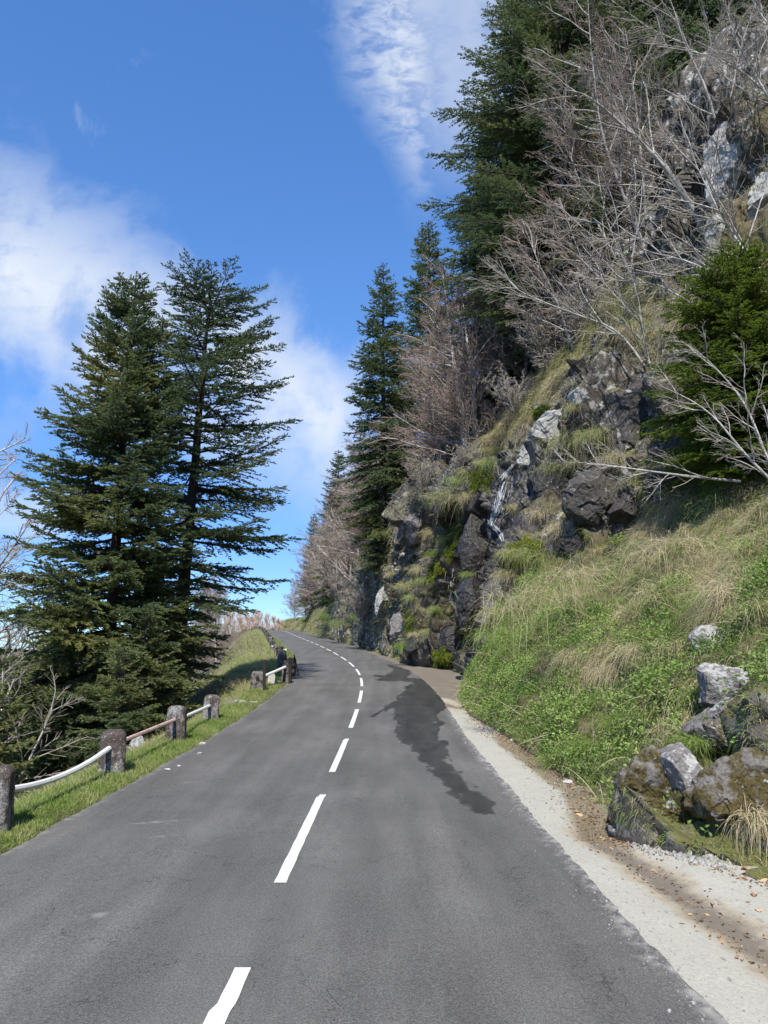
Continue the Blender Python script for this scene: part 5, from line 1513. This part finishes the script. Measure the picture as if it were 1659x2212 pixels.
# pale shrubs with clustered stems on the far rocks, and brush on the brow
sh = bare_tree('bare_shrub', tuple(at(765, 1330, 46) + np.array([.3, .2, -.3])), 'grey many-stemmed bare shrub rooted in the far rocks', 'bare shrub', 'bare shrubs on the cliff', seed=41, r0=.035,
               trunks=[[(0, 0, 0), (-.5 + .2 * k_, -.3 + .25 * (k_ % 3), 1.0), (-1.7 + .55 * k_, -.7 + .6 * (k_ % 3), 2.2 + .3 * (k_ % 2))] for k_ in range(7)], n=(14, 9, 6), lenf=(.4, .42, .45), ang=(55, 50, 45), upb=(.1, .05, .03), lean=(-.12, -.05, 0), mats=('twig_pale', 'twig_grey'), tw=.006, u0=.08)
for (px, py, y, s_, rz, lb) in ((905, 1075, 33, .95, 1.0, 'bare shrub on the brow above the brown cracked rock'), (985, 1000, 29.5, .45, 2.0, 'bare shrub at the roots of the pale beech'), (1100, 870, 29, .7, 3.5, 'twiggy shrub behind the mossy brow of the waterfall'), (1180, 800, 29, 1.3, .2, 'twiggy beige shrub above the white slab'), (1250, 760, 28, 1.3, 5, 'tangled shrub left of the tall dark crag'), (1330, 1170, 19.6, .5, 4.2, 'low dead bramble at the top of the green bank'), (1230, 700, 30, 1.5, 2.6, 'shrub under the shaded boughs of the huge fir'), (720, 1290, 56, .9, 1.3, 'bare shrub near the grassy foot of the far bank')):
    c = copy_tree(sh); c['label'] = lb
    c.location = tuple(at(px, py, y) + np.array([.2, .2, -.3])); c.scale = (s_,) * 3; c.rotation_euler = (0, 0, rz)


# the pale bare trees in the right foreground, stem by stem
def line(pts, y0, y1):
    n_ = len(pts)
    return np.array([at(px, py, y0 + (y1 - y0) * i / (n_ - 1)) for i, (px, py) in enumerate(pts)])


def near_tree(label, stems, seed, **kw):
    base = stems[0][0].copy()
    return bare_tree('bare_tree', tuple(base), label, 'bare tree', 'pale bare trees on the right slope', seed=seed, trunks=[s_ - base for s_ in stems], **kw)


KW = dict(n=(15, 8, 6), lenf=(.44, .50, .55), ang=(46, 42, 40), upb=(.06, .02, .0), lean=(-.20, -.08, -.03), mats=('bark_pale', 'twig_pale'), tw=.0028, wig=.09, rr=.008, u0=.10)
near_tree('pale forked bare tree whose stem rises before the tall dark crag', [line([(1445, 900), (1420, 830), (1391, 747), (1379, 623), (1343, 551), (1305, 470), (1290, 364)], 21, 20), line([(1391, 790), (1340, 710), (1270, 690), (1194, 661), (1130, 635), (1104, 618), (1079, 561)], 20.8, 20.5), line([(1385, 700), (1330, 640), (1260, 560), (1200, 520), (1160, 505)], 20.7, 20)], 51, r0=[.055, .04, .03], **KW)
near_tree('thick whitish bare tree slanting up left from the white crag', [line([(1560, 560), (1501, 460), (1439, 364), (1367, 292), (1295, 225), (1247, 196), (1190, 194)], 22.5, 20), line([(1540, 520), (1470, 400), (1400, 310), (1340, 270), (1290, 262)], 22.5, 21), line([(1283, 216), (1270, 185), (1259, 148)], 20.5, 20)], 52, r0=[.10, .065, .03], **KW)
near_tree('tall bare tree whose stem runs up to the top edge over the white crag', [line([(1640, 600), (1611, 494), (1583, 407), (1554, 307), (1530, 190), (1482, 96), (1463, 29), (1434, -30)], 23, 21), line([(1554, 307), (1580, 200), (1600, 100), (1640, -20)], 22, 21), line([(1482, 96), (1400, 60), (1320, 0)], 21.5, 21)], 53, r0=[.085, .045, .03], **KW)
near_tree('bare branches reaching in low from the right edge across the young fir', [line([(1720, 1120), (1659, 1026), (1611, 986), (1555, 910), (1495, 862), (1420, 830)], 13.2, 13.6), line([(1700, 1080), (1659, 994), (1631, 918), (1595, 850), (1531, 777), (1470, 735)], 13.2, 13.8), line([(1600, 1040), (1459, 1026), (1375, 1014), (1298, 1002), (1218, 998)], 14.5, 16)], 54, r0=[.035, .035, .03], **dict(KW, n=(11, 7, 4), tw=.003, rr=.008))
near_tree('pale bare tree arching from the right edge above the young fir', [line([(1720, 760), (1640, 660), (1560, 600), (1480, 560), (1380, 545), (1280, 470)], 16.5, 18), line([(1700, 640), (1620, 560), (1560, 470), (1500, 350), (1470, 260)], 17, 18), line([(1496, 656), (1420, 613), (1330, 605), (1260, 600)], 18, 18.5)], 55, r0=[.045, .04, .03], **dict(KW, tw=.004, rr=.009))
near_tree('bare tree in the top right corner with twigs against the sky', [line([(1720, 300), (1640, 180), (1590, 90), (1560, -20)], 19, 19), line([(1700, 240), (1600, 150), (1500, 110), (1420, 100)], 19, 20), line([(1720, 120), (1650, 40), (1600, -40)], 18, 18)], 56, r0=[.05, .04, .04], **KW)
near_tree('grey bare tree in the dark wood behind the slanting white tree', [line([(1400, 560), (1350, 430), (1300, 300), (1280, 150), (1270, 0)], 27, 26), line([(1400, 560), (1390, 380), (1370, 200), (1350, 60)], 27, 26), line([(1330, 560), (1270, 440), (1230, 330), (1210, 220)], 28, 27)], 57, r0=[.08, .07, .05], **dict(KW, n=(20, 10, 7), tw=.006, mats=('bark_pale', 'twig_brown')))
near_tree('bare tree with reddish twigs under the huge fir', [line([(1240, 760), (1200, 640), (1160, 560), (1130, 480)], 28, 27), line([(1330, 760), (1280, 620), (1240, 520), (1210, 430)], 28, 27)], 58, r0=[.06, .06], **dict(KW, n=(20, 10, 6), tw=.006, mats=('bark_pale', 'twig_brown')))

# grey trees at the left edge
lt = bare_tree('bare_tree', (-7.5, 13.0, left_z(-7.5, 13.0) - .3), 'lichen-grey bare tree in front of the spruces at the left edge', 'bare tree', 'grey bare trees on the left slope', seed=61, r0=.10,
               trunks=[[(1.2, 0, 0), (.8, 0, 2), (.2, .1, 4), (-.4, 0, 6), (-.6, 0, 8.5)], [(1.2, 0, .8), (.4, 0, 2.4), (-.6, .1, 4), (-1.6, 0, 5.4)], [(.6, 0, 2), (-.2, 0, 3.2), (-1.5, 0, 3.6)]], n=(24, 12, 8), lenf=(.42, .46, .5), ang=(50, 46, 42), upb=(.12, .05, .02), lean=(0, 0, 0), mats=('bark_pale', 'twig_grey'), tw=.004, wig=.13)
for (x, y, s_, rz, lb) in ((-10.5, 19, 1.2, 2.1, 'bare tree behind the grey one, its crown against the sky at the left edge'), (-12.5, 22, 1.35, 4.0, 'farthest grey bare tree down the left slope'), (-9.2, 15.8, .8, .9, 'low twisted bare tree beside the spruce boughs'), (-8.4, 11.6, .6, 3.0, 'small bare tree behind the bent white rail')):
    c = copy_tree(lt); c['label'] = lb
    c.location = (x, y, left_z(x, y) - .3); c.scale = (s_,) * 3; c.rotation_euler = (0, 0, rz)

# bare trees beyond the bend and the pink-twigged thicket past the crest
for (x, y, s_, rz, lb, src) in ((-11.5, 52, .75, .5, 'reddish bare tree showing right of the pair of spruces', b2), (-14.5, 60, .9, 2.0, 'reddish bare tree half hidden behind the open-crowned spruce', b2), (-17, 70, 1.0, 3.0, 'bare tree far behind the spruces', b2)):
    c = copy_tree(src); c['label'] = lb
    c['group'] = 'bare trees beyond the spruces'
    c.location = (x, y, left_z(x, y) - .4); c.scale = (s_,) * 3; c.rotation_euler = (0, 0, rz)
pk = bare_tree('bare_shrub', (-20.8, 128, 2.0), 'pale pink-twigged thicket past the crest of the road', 'bare shrub', 'pink thickets past the crest', seed=65, r0=.03, trunks=[[(k_ * 1.1 - 3.5, (k_ % 3) * .8, 0), (k_ * 1.1 - 3.6, (k_ % 3) * .8, 2.4), (k_ * 1.1 - 3.9, (k_ % 3) * .8, 4.6 - .45 * abs(k_ - 2.5))] for k_ in range(7)], n=(34, 12, 8), lenf=(.46, .46, .55), ang=(40, 38, 38), upb=(.30, .15, .1), mats=('twig_pink', 'twig_pink'), tw=.008, rr=.006, u0=.03)
c = copy_tree(pk); c.location = (-26, 130, 1.6); c['label'] = 'second pink thicket, left of the first, mostly behind the spruce'
c.scale = (1.1, 1.1, 1.25)
